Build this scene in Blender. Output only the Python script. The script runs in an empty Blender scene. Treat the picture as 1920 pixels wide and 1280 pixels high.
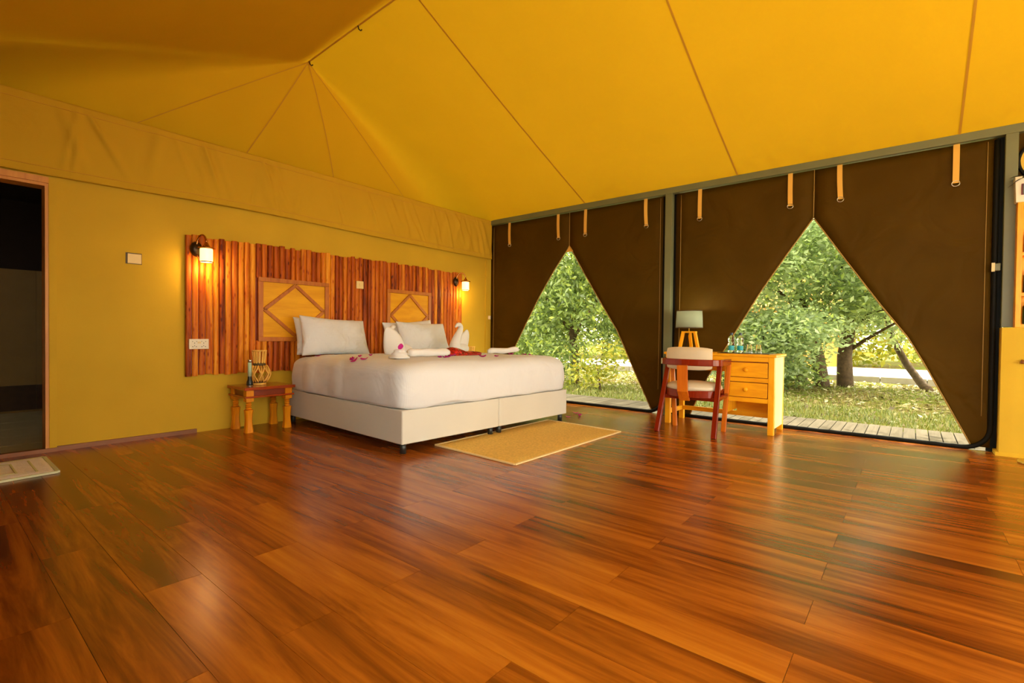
import bpy, math, random
import numpy as np
from mathutils import noise as mnoise
from mathutils import Vector, Matrix

# ------------------------------------------------------------------ camera, world, sun, exposure
SC = bpy.context.scene
COL = SC.collection
camd = bpy.data.cameras.new('camera')
cam = bpy.data.objects.new('camera', camd)
COL.objects.link(cam)
YAW, PIT, ROL, FPX, CAMZ = 0.88631197, -0.0150934, -0.01103799, 917.877, 0.92
_f = Vector((math.sin(YAW) * math.cos(PIT), math.cos(YAW) * math.cos(PIT), math.sin(PIT)))
_r = Vector((math.cos(YAW), -math.sin(YAW), 0))
_d = _f.cross(_r)
_r2 = _r * math.cos(ROL) + _d * math.sin(ROL)
_d2 = _d * math.cos(ROL) - _r * math.sin(ROL)
_m = Matrix((_r2, -_d2, -_f)).transposed().to_4x4()
_m.translation = (0, 0, CAMZ)
cam.matrix_world = _m
camd.sensor_width = 36.0
camd.lens = FPX / 1920 * 36
camd.clip_start = 0.02
camd.clip_end = 300
SC.camera = cam

world = bpy.data.worlds.new('sky')
SC.world = world
world.use_nodes = True
_bg = world.node_tree.nodes['Background']
_bg.inputs['Color'].default_value = (1.0, 0.94, 0.78, 1)
_bg.inputs['Strength'].default_value = 6.0

sund = bpy.data.lights.new('sun', 'SUN')
sund.energy = 8.0
sund.angle = math.radians(1.0)
sund.color = (1.0, 0.90, 0.68)
sun = bpy.data.objects.new('sun', sund)
COL.objects.link(sun)
sun.rotation_euler = Vector((0.61, -0.12, 0.785)).to_track_quat('Z', 'Y').to_euler()

SC.view_settings.view_transform = 'Standard'
SC.view_settings.look = 'None'
SC.view_settings.gamma = 1.0
SC.view_settings.use_curve_mapping = False
SC.view_settings.exposure = 0.68
SC.cycles.max_bounces = 14
SC.cycles.diffuse_bounces = 8
SC.cycles.transmission_bounces = 8
SC.cycles.transparent_max_bounces = 12
SC.cycles.sample_clamp_indirect = 8.0

rnd = random.Random(7)

# ------------------------------------------------------------------ helpers
class MB:
    """collects shapes, builds them as one mesh object"""
    def __init__(s):
        s.v = []; s.f = []
    def add(s, vs, fs):
        o = len(s.v)
        s.v += [tuple(p) for p in vs]
        s.f += [tuple(i + o for i in f) for f in fs]
        return s
    def box(s, x0, x1, y0, y1, z0, z1):
        return s.add([(x0,y0,z0),(x1,y0,z0),(x1,y1,z0),(x0,y1,z0),(x0,y0,z1),(x1,y0,z1),(x1,y1,z1),(x0,y1,z1)],
                     [(3,2,1,0),(4,5,6,7),(0,1,5,4),(1,2,6,5),(2,3,7,6),(3,0,4,7)])
    def bar(s, a, b, w, h, up=(0,0,1), w2=None, h2=None):
        a = Vector(a); b = Vector(b); d = (b - a).normalized(); up = Vector(up)
        x = d.cross(up).normalized(); y = x.cross(d).normalized()
        w2 = w if w2 is None else w2; h2 = h if h2 is None else h2
        vs = []
        for p, ww, hh in ((a, w, h), (b, w2, h2)):
            for i, j in ((-1,-1),(1,-1),(1,1),(-1,1)):
                vs.append(p + x * (i * ww / 2) + y * (j * hh / 2))
        return s.add(vs, [(0,1,2,3),(7,6,5,4),(0,4,5,1),(1,5,6,2),(2,6,7,3),(3,7,4,0)])
    def tube(s, pts, rad, n=10, cap=True, flat=None, fk=1.0):
        pts = [Vector(p) for p in pts]; m = len(pts)
        if not hasattr(rad, '__len__'): rad = [rad] * m
        fl = Vector(flat).normalized() if flat else None
        vs = []; nrm = None
        for i, p in enumerate(pts):
            t = (pts[min(i+1, m-1)] - pts[max(i-1, 0)]).normalized()
            if nrm is None:
                nrm = t.orthogonal().normalized()
            else:
                nrm = (nrm - t * nrm.dot(t)).normalized()
            bi = t.cross(nrm)
            for k in range(n):
                a = 2 * math.pi * k / n
                o = (nrm * math.cos(a) + bi * math.sin(a)) * rad[i]
                if fl: o = o - fl * (o.dot(fl) * (1 - fk))
                vs.append(p + o)
        fs = [(i*n+k, i*n+(k+1) % n, (i+1)*n+(k+1) % n, (i+1)*n+k) for i in range(m-1) for k in range(n)]
        if cap:
            fs.append(tuple(range(n-1, -1, -1))); fs.append(tuple((m-1)*n+k for k in range(n)))
        return s.add(vs, fs)
    def lathe(s, prof, c=(0,0,0), n=20, cap=True, sx=1.0, sy=1.0):
        m = len(prof); vs = []
        for r, z in prof:
            for k in range(n):
                a = 2 * math.pi * k / n
                vs.append((c[0] + r*math.cos(a)*sx, c[1] + r*math.sin(a)*sy, c[2] + z))
        fs = [(i*n+k, i*n+(k+1) % n, (i+1)*n+(k+1) % n, (i+1)*n+k) for i in range(m-1) for k in range(n)]
        if cap:
            fs.append(tuple(range(n-1, -1, -1))); fs.append(tuple((m-1)*n+k for k in range(n)))
        return s.add(vs, fs)
    def prism(s, pts, ext):
        """extrude a planar polygon (3D points) by vector ext"""
        n = len(pts); e = Vector(ext)
        vs = [Vector(p) for p in pts] + [Vector(p) + e for p in pts]
        fs = [tuple(range(n-1, -1, -1)), tuple(range(n, 2*n))] + [(i, (i+1) % n, n+(i+1) % n, n+i) for i in range(n)]
        return s.add(vs, fs)
    def grid(s, fn, nu, nv):
        vs = [fn(i / nu, j / nv) for j in range(nv+1) for i in range(nu+1)]
        w = nu + 1
        return s.add(vs, [(j*w+i, j*w+i+1, (j+1)*w+i+1, (j+1)*w+i) for j in range(nv) for i in range(nu)])
    def build(s, name, mat, parent=None, smooth=False, bevel=0, local=False, sub=0, solid=0, auto=None):
        me = bpy.data.meshes.new(name)
        V = np.array(s.v, float)
        if parent is not None:
            org = np.zeros(3) if local else np.array(wloc(parent))
            V = V - org; loc = (0, 0, 0)
        elif local:
            loc = (0, 0, 0)
        else:
            mn, mx = V.min(0), V.max(0)
            org = np.array([(mn[0]+mx[0])/2, (mn[1]+mx[1])/2, mn[2]])
            V = V - org; loc = tuple(org)
        me.from_pydata(V.tolist(), [], s.f)
        me.materials.append(mat)
        if smooth:
            me.polygons.foreach_set('use_smooth', [True] * len(me.polygons))
        me.update()
        o = bpy.data.objects.new(name, me); COL.objects.link(o)
        o.location = loc
        if parent is not None: o.parent = parent
        if bevel:
            b = o.modifiers.new('bevel', 'BEVEL'); b.width = bevel; b.segments = 2; b.limit_method = 'ANGLE'; b.angle_limit = math.radians(40)
        if solid:
            b = o.modifiers.new('solid', 'SOLIDIFY'); b.thickness = solid; b.offset = 0
        if sub:
            b = o.modifiers.new('sub', 'SUBSURF'); b.levels = sub; b.render_levels = sub
        return o

def wloc(o):
    p = Vector(o.location)
    while o.parent is not None:
        o = o.parent; p = p + Vector(o.location)
    return tuple(p)
def B(*a): return MB().box(*a)

def tag(o, label, cat, group=None):
    o['label'] = label; o['category'] = cat
    if group: o['group'] = group
    return o
def struct(o, label=None):
    o['kind'] = 'structure'
    if label: o['label'] = label
    return o
def thing(name, loc, label, cat, group=None, rz=0):
    o = bpy.data.objects.new(name, None); COL.objects.link(o)
    o.location = loc; o.rotation_euler = (0, 0, rz); o.empty_display_size = 0.1
    return tag(o, label, cat, group)
def copy_tree(o, parent=None):
    c = o.copy(); COL.objects.link(c)
    if parent is not None: c.parent = parent
    for ch in [x for x in bpy.data.objects if x.parent is o]:
        copy_tree(ch, c)
    return c

# ------------------------------------------------------------------ materials
def newmat(name):
    m = bpy.data.materials.new(name); m.use_nodes = True
    nt = m.node_tree
    return m, nt, nt.nodes['Principled BSDF']
def N(nt, t, **kw):
    n = nt.nodes.new(t)
    for k, v in kw.items():
        if k in n.inputs.keys() if hasattr(n.inputs, 'keys') else False: n.inputs[k].default_value = v
        else: setattr(n, k, v)
    return n
def rgba(c): return (c[0], c[1], c[2], 1)
def add_bump(nt, bsdf, height, strength, dist=0.01):
    b = nt.nodes.new('ShaderNodeBump'); b.inputs['Strength'].default_value = strength; b.inputs['Distance'].default_value = dist
    nt.links.new(height, b.inputs['Height']); nt.links.new(b.outputs['Normal'], bsdf.inputs['Normal'])
    return b
def plain(name, c, rough=0.5, metal=0, spec=0.5, var=0.0, vscale=6, bump=0, bscale=80, coat=0, trans=0, ior=1.45, sheen=0):
    m, nt, p = newmat(name)
    p.inputs['Base Color'].default_value = rgba(c); p.inputs['Roughness'].default_value = rough
    p.inputs['Metallic'].default_value = metal; p.inputs['Specular IOR Level'].default_value = spec
    p.inputs['Coat Weight'].default_value = coat; p.inputs['Coat Roughness'].default_value = 0.12
    p.inputs['Transmission Weight'].default_value = trans; p.inputs['IOR'].default_value = ior
    p.inputs['Sheen Weight'].default_value = sheen
    tc = nt.nodes.new('ShaderNodeTexCoord')
    if var:
        nz = N(nt, 'ShaderNodeTexNoise'); nz.inputs['Scale'].default_value = vscale; nz.inputs['Detail'].default_value = 5
        nt.links.new(tc.outputs['Object'], nz.inputs['Vector'])
        r = nt.nodes.new('ShaderNodeValToRGB')
        r.color_ramp.elements[0].position = 0.3; r.color_ramp.elements[1].position = 0.7
        r.color_ramp.elements[0].color = rgba([x * (1 - var) for x in c]); r.color_ramp.elements[1].color = rgba([min(1, x * (1 + var)) for x in c])
        nt.links.new(nz.outputs['Fac'], r.inputs['Fac']); nt.links.new(r.outputs['Color'], p.inputs['Base Color'])
    if bump:
        nb = N(nt, 'ShaderNodeTexNoise'); nb.inputs['Scale'].default_value = bscale; nb.inputs['Detail'].default_value = 4
        nt.links.new(tc.outputs['Object'], nb.inputs['Vector']); add_bump(nt, p, nb.outputs['Fac'], bump, 0.004)
    return m
def wood(name, stops, axis, rough=0.4, coat=0.0, freq=(22, 1.2), tone=0.5, knots=0.0, bump=0.08, spec=0.5, fine=90, fa=0.28):
    """grain stretched along an axis, tone different on each piece"""
    m, nt, p = newmat(name); L = nt.links.new
    tc = nt.nodes.new('ShaderNodeTexCoord'); oi = nt.nodes.new('ShaderNodeObjectInfo')
    ml = N(nt, 'ShaderNodeMath', operation='MULTIPLY'); ml.inputs[1].default_value = 57.0; L(oi.outputs['Random'], ml.inputs[0])
    va = N(nt, 'ShaderNodeVectorMath', operation='ADD'); L(tc.outputs['Object'], va.inputs[0]); L(ml.outputs[0], va.inputs[1])
    mp = nt.nodes.new('ShaderNodeMapping'); L(va.outputs[0], mp.inputs['Vector'])
    sc = [freq[0]] * 3; sc[axis] = freq[1]; mp.inputs['Scale'].default_value = sc
    n1 = N(nt, 'ShaderNodeTexNoise'); n1.inputs['Scale'].default_value = 1.0; n1.inputs['Detail'].default_value = 6; n1.inputs['Roughness'].default_value = 0.62; n1.inputs['Distortion'].default_value = 0.6
    L(mp.outputs[0], n1.inputs['Vector'])
    mp2 = nt.nodes.new('ShaderNodeMapping'); L(va.outputs[0], mp2.inputs['Vector'])
    s2 = [fine] * 3; s2[axis] = freq[1] * 3.0; mp2.inputs['Scale'].default_value = s2
    n2 = N(nt, 'ShaderNodeTexNoise'); n2.inputs['Scale'].default_value = 1.0; n2.inputs['Detail'].default_value = 3
    L(mp2.outputs[0], n2.inputs['Vector'])
    # factor = noise*0.75 + fine*0.25 + tone*(random-0.5)
    a = N(nt, 'ShaderNodeMath', operation='MULTIPLY_ADD'); L(n2.outputs['Fac'], a.inputs[0]); a.inputs[1].default_value = fa; a.inputs[2].default_value = -fa / 2
    b = N(nt, 'ShaderNodeMath', operation='ADD'); L(n1.outputs['Fac'], b.inputs[0]); L(a.outputs[0], b.inputs[1])
    r2 = N(nt, 'ShaderNodeMath', operation='FRACT'); m2 = N(nt, 'ShaderNodeMath', operation='MULTIPLY'); m2.inputs[1].default_value = 7.31
    L(oi.outputs['Random'], m2.inputs[0]); L(m2.outputs[0], r2.inputs[0])
    c = N(nt, 'ShaderNodeMath', operation='MULTIPLY_ADD'); L(r2.outputs[0], c.inputs[0]); c.inputs[1].default_value = tone; c.inputs[2].default_value = -tone / 2
    d = N(nt, 'ShaderNodeMath', operation='ADD'); L(b.outputs[0], d.inputs[0]); L(c.outputs[0], d.inputs[1])
    src = d.outputs[0]
    if knots:
        mk = nt.nodes.new('ShaderNodeMapping'); L(va.outputs[0], mk.inputs['Vector'])
        s3 = [26] * 3; s3[axis] = 9; mk.inputs['Scale'].default_value = s3
        vo = N(nt, 'ShaderNodeTexVoronoi'); vo.inputs['Scale'].default_value = 1.0; L(mk.outputs[0], vo.inputs['Vector'])
        kr = N(nt, 'ShaderNodeMapRange'); L(vo.outputs['Distance'], kr.inputs['Value'])
        kr.inputs['From Min'].default_value = 0.05; kr.inputs['From Max'].default_value = 0.25; kr.inputs['To Min'].default_value = -knots; kr.inputs['To Max'].default_value = 0
        e = N(nt, 'ShaderNodeMath', operation='ADD'); L(src, e.inputs[0]); L(kr.outputs[0], e.inputs[1]); src = e.outputs[0]
    cr = nt.nodes.new('ShaderNodeValToRGB'); el = cr.color_ramp.elements
    el[0].position, el[0].color = stops[0][0], rgba(stops[0][1]); el[1].position, el[1].color = stops[-1][0], rgba(stops[-1][1])
    for q, cc in stops[1:-1]:
        x = el.new(q); x.color = rgba(cc)
    L(src, cr.inputs['Fac']); L(cr.outputs['Color'], p.inputs['Base Color'])
    p.inputs['Roughness'].default_value = rough; p.inputs['Coat Weight'].default_value = coat; p.inputs['Coat Roughness'].default_value = 0.1
    p.inputs['Specular IOR Level'].default_value = spec
    if bump: add_bump(nt, p, b.outputs[0], bump, 0.002)
    return m
def weave(name, c, scale=250, rough=0.9, var=0.12, wr=0.0, wscale=3.0, strength=0.25, translucent=0.0, tcol=None, stripes=None, sheen=0.0, spec=0.2):
    """woven cloth: fine thread relief, broad wrinkles, optional light passing through"""
    m, nt, p = newmat(name); L = nt.links.new
    tc = nt.nodes.new('ShaderNodeTexCoord')
    nz = N(nt, 'ShaderNodeTexNoise'); nz.inputs['Scale'].default_value = 2.2; nz.inputs['Detail'].default_value = 6; L(tc.outputs['Object'], nz.inputs['Vector'])
    cr = nt.nodes.new('ShaderNodeValToRGB'); cr.color_ramp.elements[0].position = 0.25; cr.color_ramp.elements[1].position = 0.75
    cr.color_ramp.elements[0].color = rgba([x * (1 - var) for x in c]); cr.color_ramp.elements[1].color = rgba([min(1, x * (1 + var)) for x in c])
    L(nz.outputs['Fac'], cr.inputs['Fac'])
    col = cr.outputs['Color']
    hts = []
    for ax in range(3):
        if stripes is not None: break
    vo = N(nt, 'ShaderNodeTexNoise'); vo.inputs['Scale'].default_value = scale; vo.inputs['Detail'].default_value = 2; L(tc.outputs['Object'], vo.inputs['Vector'])
    h = vo.outputs['Fac']
    if stripes is not None:
        wv = N(nt, 'ShaderNodeTexWave', wave_type='BANDS', bands_direction='XYZ'[stripes[0]]); wv.inputs['Scale'].default_value = stripes[1]; wv.inputs['Distortion'].default_value = 0.3
        L(tc.outputs['Object'], wv.inputs['Vector'])
        mx = N(nt, 'ShaderNodeMixRGB', blend_type='MULTIPLY'); mx.inputs['Fac'].default_value = stripes[2]
        L(col, mx.inputs['Color1']); L(wv.outputs['Color'], mx.inputs['Color2']); col = mx.outputs['Color']
    L(col, p.inputs['Base Color'])
    p.inputs['Roughness'].default_value = rough; p.inputs['Specular IOR Level'].default_value = spec; p.inputs['Sheen Weight'].default_value = sheen
    b1 = add_bump(nt, p, h, strength, 0.002)
    if wr:
        w = N(nt, 'ShaderNodeTexNoise'); w.inputs['Scale'].default_value = wscale; w.inputs['Detail'].default_value = 3; w.inputs['Distortion'].default_value = 0.8
        L(tc.outputs['Object'], w.inputs['Vector'])
        b2 = nt.nodes.new('ShaderNodeBump'); b2.inputs['Strength'].default_value = wr; b2.inputs['Distance'].default_value = 0.06
        L(w.outputs['Fac'], b2.inputs['Height']); L(b2.outputs['Normal'], b1.inputs['Normal'])
    if translucent:
        t = nt.nodes.new('ShaderNodeBsdfTranslucent'); t.inputs['Color'].default_value = rgba(tcol or c)
        mx = nt.nodes.new('ShaderNodeMixShader'); mx.inputs['Fac'].default_value = translucent
        out = nt.nodes['Material Output']
        L(p.outputs[0], mx.inputs[1]); L(t.outputs[0], mx.inputs[2]); L(mx.outputs[0], out.inputs['Surface'])
    return m
def leafmat(name, stops, tr=0.35, rough=0.35):
    m, nt, p = newmat(name); L = nt.links.new
    g = nt.nodes.new('ShaderNodeNewGeometry')
    cr = nt.nodes.new('ShaderNodeValToRGB'); el = cr.color_ramp.elements
    el[0].position, el[0].color = stops[0][0], rgba(stops[0][1]); el[1].position, el[1].color = stops[-1][0], rgba(stops[-1][1])
    for q, cc in stops[1:-1]:
        x = el.new(q); x.color = rgba(cc)
    L(g.outputs['Random Per Island'], cr.inputs['Fac']); L(cr.outputs['Color'], p.inputs['Base Color'])
    p.inputs['Roughness'].default_value = rough; p.inputs['Specular IOR Level'].default_value = 0.6
    t = nt.nodes.new('ShaderNodeBsdfTranslucent'); hs = nt.nodes.new('ShaderNodeHueSaturation'); hs.inputs['Value'].default_value = 1.6
    L(cr.outputs['Color'], hs.inputs['Color']); L(hs.outputs['Color'], t.inputs['Color'])
    mx = nt.nodes.new('ShaderNodeMixShader'); mx.inputs['Fac'].default_value = tr
    L(p.outputs[0], mx.inputs[1]); L(t.outputs[0], mx.inputs[2]); L(mx.outputs[0], nt.nodes['Material Output'].inputs['Surface'])
    return m
def emit(name, c, s, base=None):
    m, nt, p = newmat(name)
    p.inputs['Base Color'].default_value = rgba(base or c); p.inputs['Emission Color'].default_value = rgba(c); p.inputs['Emission Strength'].default_value = s
    p.inputs['Roughness'].default_value = 0.4
    return m

M = {}
M['plank'] = wood('floor laminate', [(0.24, (0.060, 0.009, 0.001)), (0.41, (0.19, 0.043, 0.003)), (0.57, (0.33, 0.090, 0.006)), (0.80, (0.48, 0.165, 0.011))], 1, rough=0.25, freq=(10, 0.8), tone=0.15, knots=0.0, bump=0.0, spec=0.6, fine=55, fa=0.14)
M['slat'] = wood('headboard slat wood', [(0.16, (0.10, 0.013, 0.001)), (0.40, (0.40, 0.075, 0.004)), (0.60, (0.62, 0.17, 0.008)), (0.86, (0.86, 0.38, 0.022))], 2, rough=0.42, freq=(16, 1.6), tone=0.42, knots=0.28, bump=0.15, spec=0.15)
M['panel'] = wood('pale panel plywood', [(0.2, (0.66, 0.29, 0.008)), (0.6, (0.82, 0.42, 0.012)), (0.9, (0.88, 0.50, 0.022))], 0, rough=0.45, freq=(14, 2.0), tone=0.05, spec=0.2)
M['frame'] = wood('panel frame wood', [(0.2, (0.34, 0.08, 0.004)), (0.6, (0.52, 0.17, 0.008)), (0.9, (0.66, 0.27, 0.014))], 2, rough=0.4, freq=(18, 4), tone=0.15)
M['pine'] = wood('varnished pine', [(0.2, (0.72, 0.27, 0.005)), (0.55, (0.87, 0.40, 0.007)), (0.9, (0.92, 0.48, 0.014))], 2, rough=0.35, freq=(16, 3), tone=0.10, spec=0.25)
M['pineh'] = wood('varnished pine across', [(0.2, (0.72, 0.27, 0.005)), (0.55, (0.87, 0.40, 0.007)), (0.9, (0.92, 0.48, 0.014))], 1, rough=0.35, freq=(16, 3), tone=0.10, spec=0.25)
M['palepine'] = plain('raw pale pine', (0.74, 0.64, 0.28), 0.6, var=0.06)
M['redwood'] = wood('red lacquered wood', [(0.2, (0.13, 0.008, 0.002)), (0.6, (0.22, 0.018, 0.003)), (0.9, (0.32, 0.04, 0.006))], 2, rough=0.18, freq=(16, 3), tone=0.1, coat=0.12, spec=0.35)
M['splat'] = wood('orange splat wood', [(0.2, (0.46, 0.09, 0.004)), (0.6, (0.62, 0.16, 0.006)), (0.9, (0.72, 0.24, 0.01))], 2, rough=0.3, freq=(18, 3), tone=0.1)
M['nstop'] = wood('mahogany table top', [(0.2, (0.26, 0.028, 0.002)), (0.6, (0.44, 0.062, 0.004)), (0.9, (0.56, 0.11, 0.007))], 0, rough=0.2, freq=(16, 3), tone=0.1, coat=0.4)
M['nsdark'] = wood('dark table apron', [(0.2, (0.16, 0.02, 0.004)), (0.8, (0.30, 0.045, 0.008))], 0, rough=0.3, freq=(16, 3), tone=0.1)
M['nsleg'] = wood('orange carved wood', [(0.2, (0.62, 0.18, 0.004)), (0.6, (0.84, 0.32, 0.006)), (0.9, (0.9, 0.42, 0.012))], 2, rough=0.35, freq=(20, 4), tone=0.1, spec=0.25)
M['wall'] = plain('ochre painted wall', (0.60, 0.385, 0.024), 0.75, var=0.05, vscale=2.2, bump=0.12, bscale=60, spec=0.25)
M['canvas'] = weave('roof canvas', (0.70, 0.435, 0.012), 300, 0.85, 0.03, wr=0.25, wscale=1.1, translucent=0.022, tcol=(0.85, 0.50, 0.008), spec=0.15)
M['light_block_sheet'] = plain('added light blocking sheet', (0.40, 0.27, 0.08), 0.85)  # opaque layer added only to block light through the roof
M['valance'] = weave('valance canvas', (0.56, 0.345, 0.02), 300, 0.85, 0.03, wr=0.2, wscale=3.0, spec=0.15)
M['seam'] = plain('roof seam tape', (0.58, 0.31, 0.02), 0.85)
M['steel'] = plain('grey green painted steel', (0.15, 0.16, 0.075), 0.45, var=0.08, vscale=4)
M['mesh'] = weave('brown screen mesh', (0.066, 0.033, 0.0012), 420, 0.65, 0.15, wr=0.8, wscale=2.0, strength=0.4, spec=0.07)
M['hem'] = plain('lit brown hem tape', (0.34, 0.21, 0.045), 0.7)  # tone lightened to paint the light halo round the openings
M['black'] = plain('black rubber strip', (0.006, 0.006, 0.004), 0.6, spec=0.15)
M['strap'] = plain('yellow canvas strap', (0.72, 0.42, 0.075), 0.8, bump=0.2, bscale=300)
M['ring'] = plain('steel ring', (0.6, 0.58, 0.5), 0.3, metal=1)
M['sheet'] = weave('white striped bed linen', (0.71, 0.745, 0.77), 350, 0.85, 0.02, wr=0.40, wscale=3.0, stripes=(0, 22, 0.04), sheen=0.15)
M['pillow'] = weave('white pillow cotton', (0.71, 0.745, 0.77), 350, 0.85, 0.02, wr=0.7, wscale=5.0, stripes=(2, 30, 0.06), sheen=0.15)
M['towel'] = plain('white terry towel', (0.77, 0.78, 0.77), 0.95, bump=0.6, bscale=260, sheen=0.3)
M['divan'] = weave('cream divan cloth', (0.63, 0.625, 0.55), 300, 0.85, 0.03, strength=0.35)
M['darkmetal'] = plain('dark bed leg metal', (0.045, 0.05, 0.05), 0.35, metal=0.6)
M['rug'] = plain('yellow woven rug', (0.72, 0.47, 0.09), 0.95, var=0.16, vscale=60, bump=1.0, bscale=160)
M['rugedge'] = plain('pale rug binding', (0.78, 0.60, 0.28), 0.9)
M['petal'] = leafmat('magenta bract', [(0, (0.42, 0.006, 0.20)), (1, (0.60, 0.012, 0.34))], 0.2, 0.6)
M['bathmat'] = plain('white bath mat', (0.84, 0.85, 0.95), 0.95, var=0.08, vscale=40, bump=0.7, bscale=120)
M['bathedge'] = plain('pale green mat binding', (0.60, 0.64, 0.40), 0.9)
M['plate'] = plain('cream switch plate', (0.78, 0.60, 0.26), 0.4)
M['socket'] = plain('white socket plate', (0.76, 0.70, 0.52), 0.35)
M['dark'] = plain('dark slot', (0.01, 0.008, 0.006), 0.6)
M['brass'] = plain('copper brass', (0.55, 0.24, 0.07), 0.25, metal=1)
M['bronze'] = plain('dark bronze', (0.05, 0.028, 0.014), 0.35, metal=0.7)
M['shade_on'] = emit('glowing frosted glass', (1.0, 0.62, 0.18), 2.0, (0.9, 0.8, 0.6))
M['cane'] = plain('yellow bamboo cane', (0.85, 0.52, 0.10), 0.4, var=0.12, vscale=30)
M['caneband'] = plain('dark cane binding', (0.09, 0.06, 0.02), 0.5)
M['torchbody'] = plain('pale green torch barrel', (0.42, 0.60, 0.42), 0.25)
M['torchhead'] = plain('black torch head', (0.015, 0.02, 0.016), 0.35)
M['torchring'] = plain('silver torch rim', (0.6, 0.6, 0.58), 0.25, metal=1)
M['lampshade'] = weave('grey green lampshade', (0.36, 0.44, 0.30), 400, 0.85, 0.02, translucent=0.18, tcol=(0.8, 0.85, 0.7))
M['chrome'] = plain('chrome', (0.7, 0.7, 0.68), 0.2, metal=1)
M['cushion'] = plain('beige leatherette', (0.62, 0.52, 0.34), 0.5, bump=0.2, bscale=40, var=0.05)
M['seatpad'] = plain('shiny beige vinyl', (0.60, 0.53, 0.38), 0.22, var=0.05, spec=0.6)
M['glass'] = plain('clear glass', (0.96, 0.98, 0.95), 0.03, trans=1.0, ior=1.3)
M['label'] = plain('turquoise bottle label', (0.015, 0.36, 0.42), 0.4)
M['cap'] = plain('blue black cap', (0.03, 0.05, 0.09), 0.4)
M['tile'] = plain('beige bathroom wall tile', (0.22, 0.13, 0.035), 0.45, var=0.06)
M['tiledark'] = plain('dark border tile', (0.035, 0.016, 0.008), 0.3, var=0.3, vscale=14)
M['floortile'] = plain('cream floor tile', (0.58, 0.50, 0.28), 0.3, var=0.08)
M['void'] = plain('near black shade sheet', (0.012, 0.005, 0.003), 0.8)  # near-black colour stands in for unlit space
M['jamb'] = wood('orange door wood', [(0.2, (0.55, 0.20, 0.02)), (0.8, (0.75, 0.34, 0.04))], 2, rough=0.45, freq=(20, 3), tone=0.1)
M['brownwood'] = wood('brown skirting wood', [(0.2, (0.17, 0.055, 0.01)), (0.8, (0.34, 0.12, 0.02))], 0, rough=0.45, freq=(20, 3), tone=0.1)
M['deck'] = wood('weathered grey deck', [(0.2, (0.095, 0.080, 0.055)), (0.8, (0.165, 0.14, 0.10))], 0, rough=0.85, freq=(26, 2), tone=0.2, spec=0.04)
M['bark'] = plain('brown bark', (0.10, 0.062, 0.032), 0.9, var=0.4, vscale=12, bump=0.8, bscale=30)
M['leaf'] = leafmat('glossy green leaf', [(0, (0.10, 0.15, 0.045)), (0.5, (0.21, 0.285, 0.085)), (0.85, (0.33, 0.42, 0.11)), (1, (0.48, 0.56, 0.09))], 0.42, 0.3)
M['leaf2'] = leafmat('sage green leaf', [(0, (0.16, 0.22, 0.095)), (0.5, (0.31, 0.40, 0.18)), (0.9, (0.43, 0.52, 0.23)), (1, (0.50, 0.62, 0.13))], 0.42, 0.34)
M['leafsun'] = leafmat('sunlit yellow leaf', [(0, (0.16, 0.20, 0.02)), (0.6, (0.32, 0.34, 0.03)), (1, (0.5, 0.42, 0.05))], 0.45, 0.45)
M['litter'] = leafmat('dry leaf litter', [(0, (0.09, 0.06, 0.018)), (0.5, (0.22, 0.165, 0.05)), (0.85, (0.38, 0.32, 0.14)), (1, (0.6, 0.55, 0.36))], 0.1, 0.6)
M['grass'] = leafmat('grass blade', [(0, (0.09, 0.12, 0.012)), (0.6, (0.18, 0.21, 0.03)), (1, (0.30, 0.29, 0.07))], 0.3, 0.5)
M['road'] = plain('pale concrete road', (0.74, 0.68, 0.58), 0.9, var=0.05, spec=0.1)
M['kerb'] = plain('grey kerb stone', (0.36, 0.32, 0.25), 0.9, var=0.1, spec=0.05)
M['orangecanvas'] = plain('orange canvas', (0.82, 0.36, 0.05), 0.8)
M['white'] = plain('white glazed pot', (0.72, 0.68, 0.52), 0.4)
M['plantleaf'] = plain('very dark plant leaf', (0.012, 0.016, 0.008), 0.4)
M['yellowdisc'] = plain('yellow lacquer', (0.62, 0.40, 0.03), 0.5)
M['greyprint'] = plain('grey green print', (0.10, 0.14, 0.11), 0.6)
M['maroon'] = plain('maroon print border', (0.16, 0.03, 0.05), 0.6)
M['redjar'] = plain('dark red jar', (0.20, 0.012, 0.006), 0.3)
M['greenglass'] = plain('dark green glass', (0.02, 0.05, 0.025), 0.15)

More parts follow.
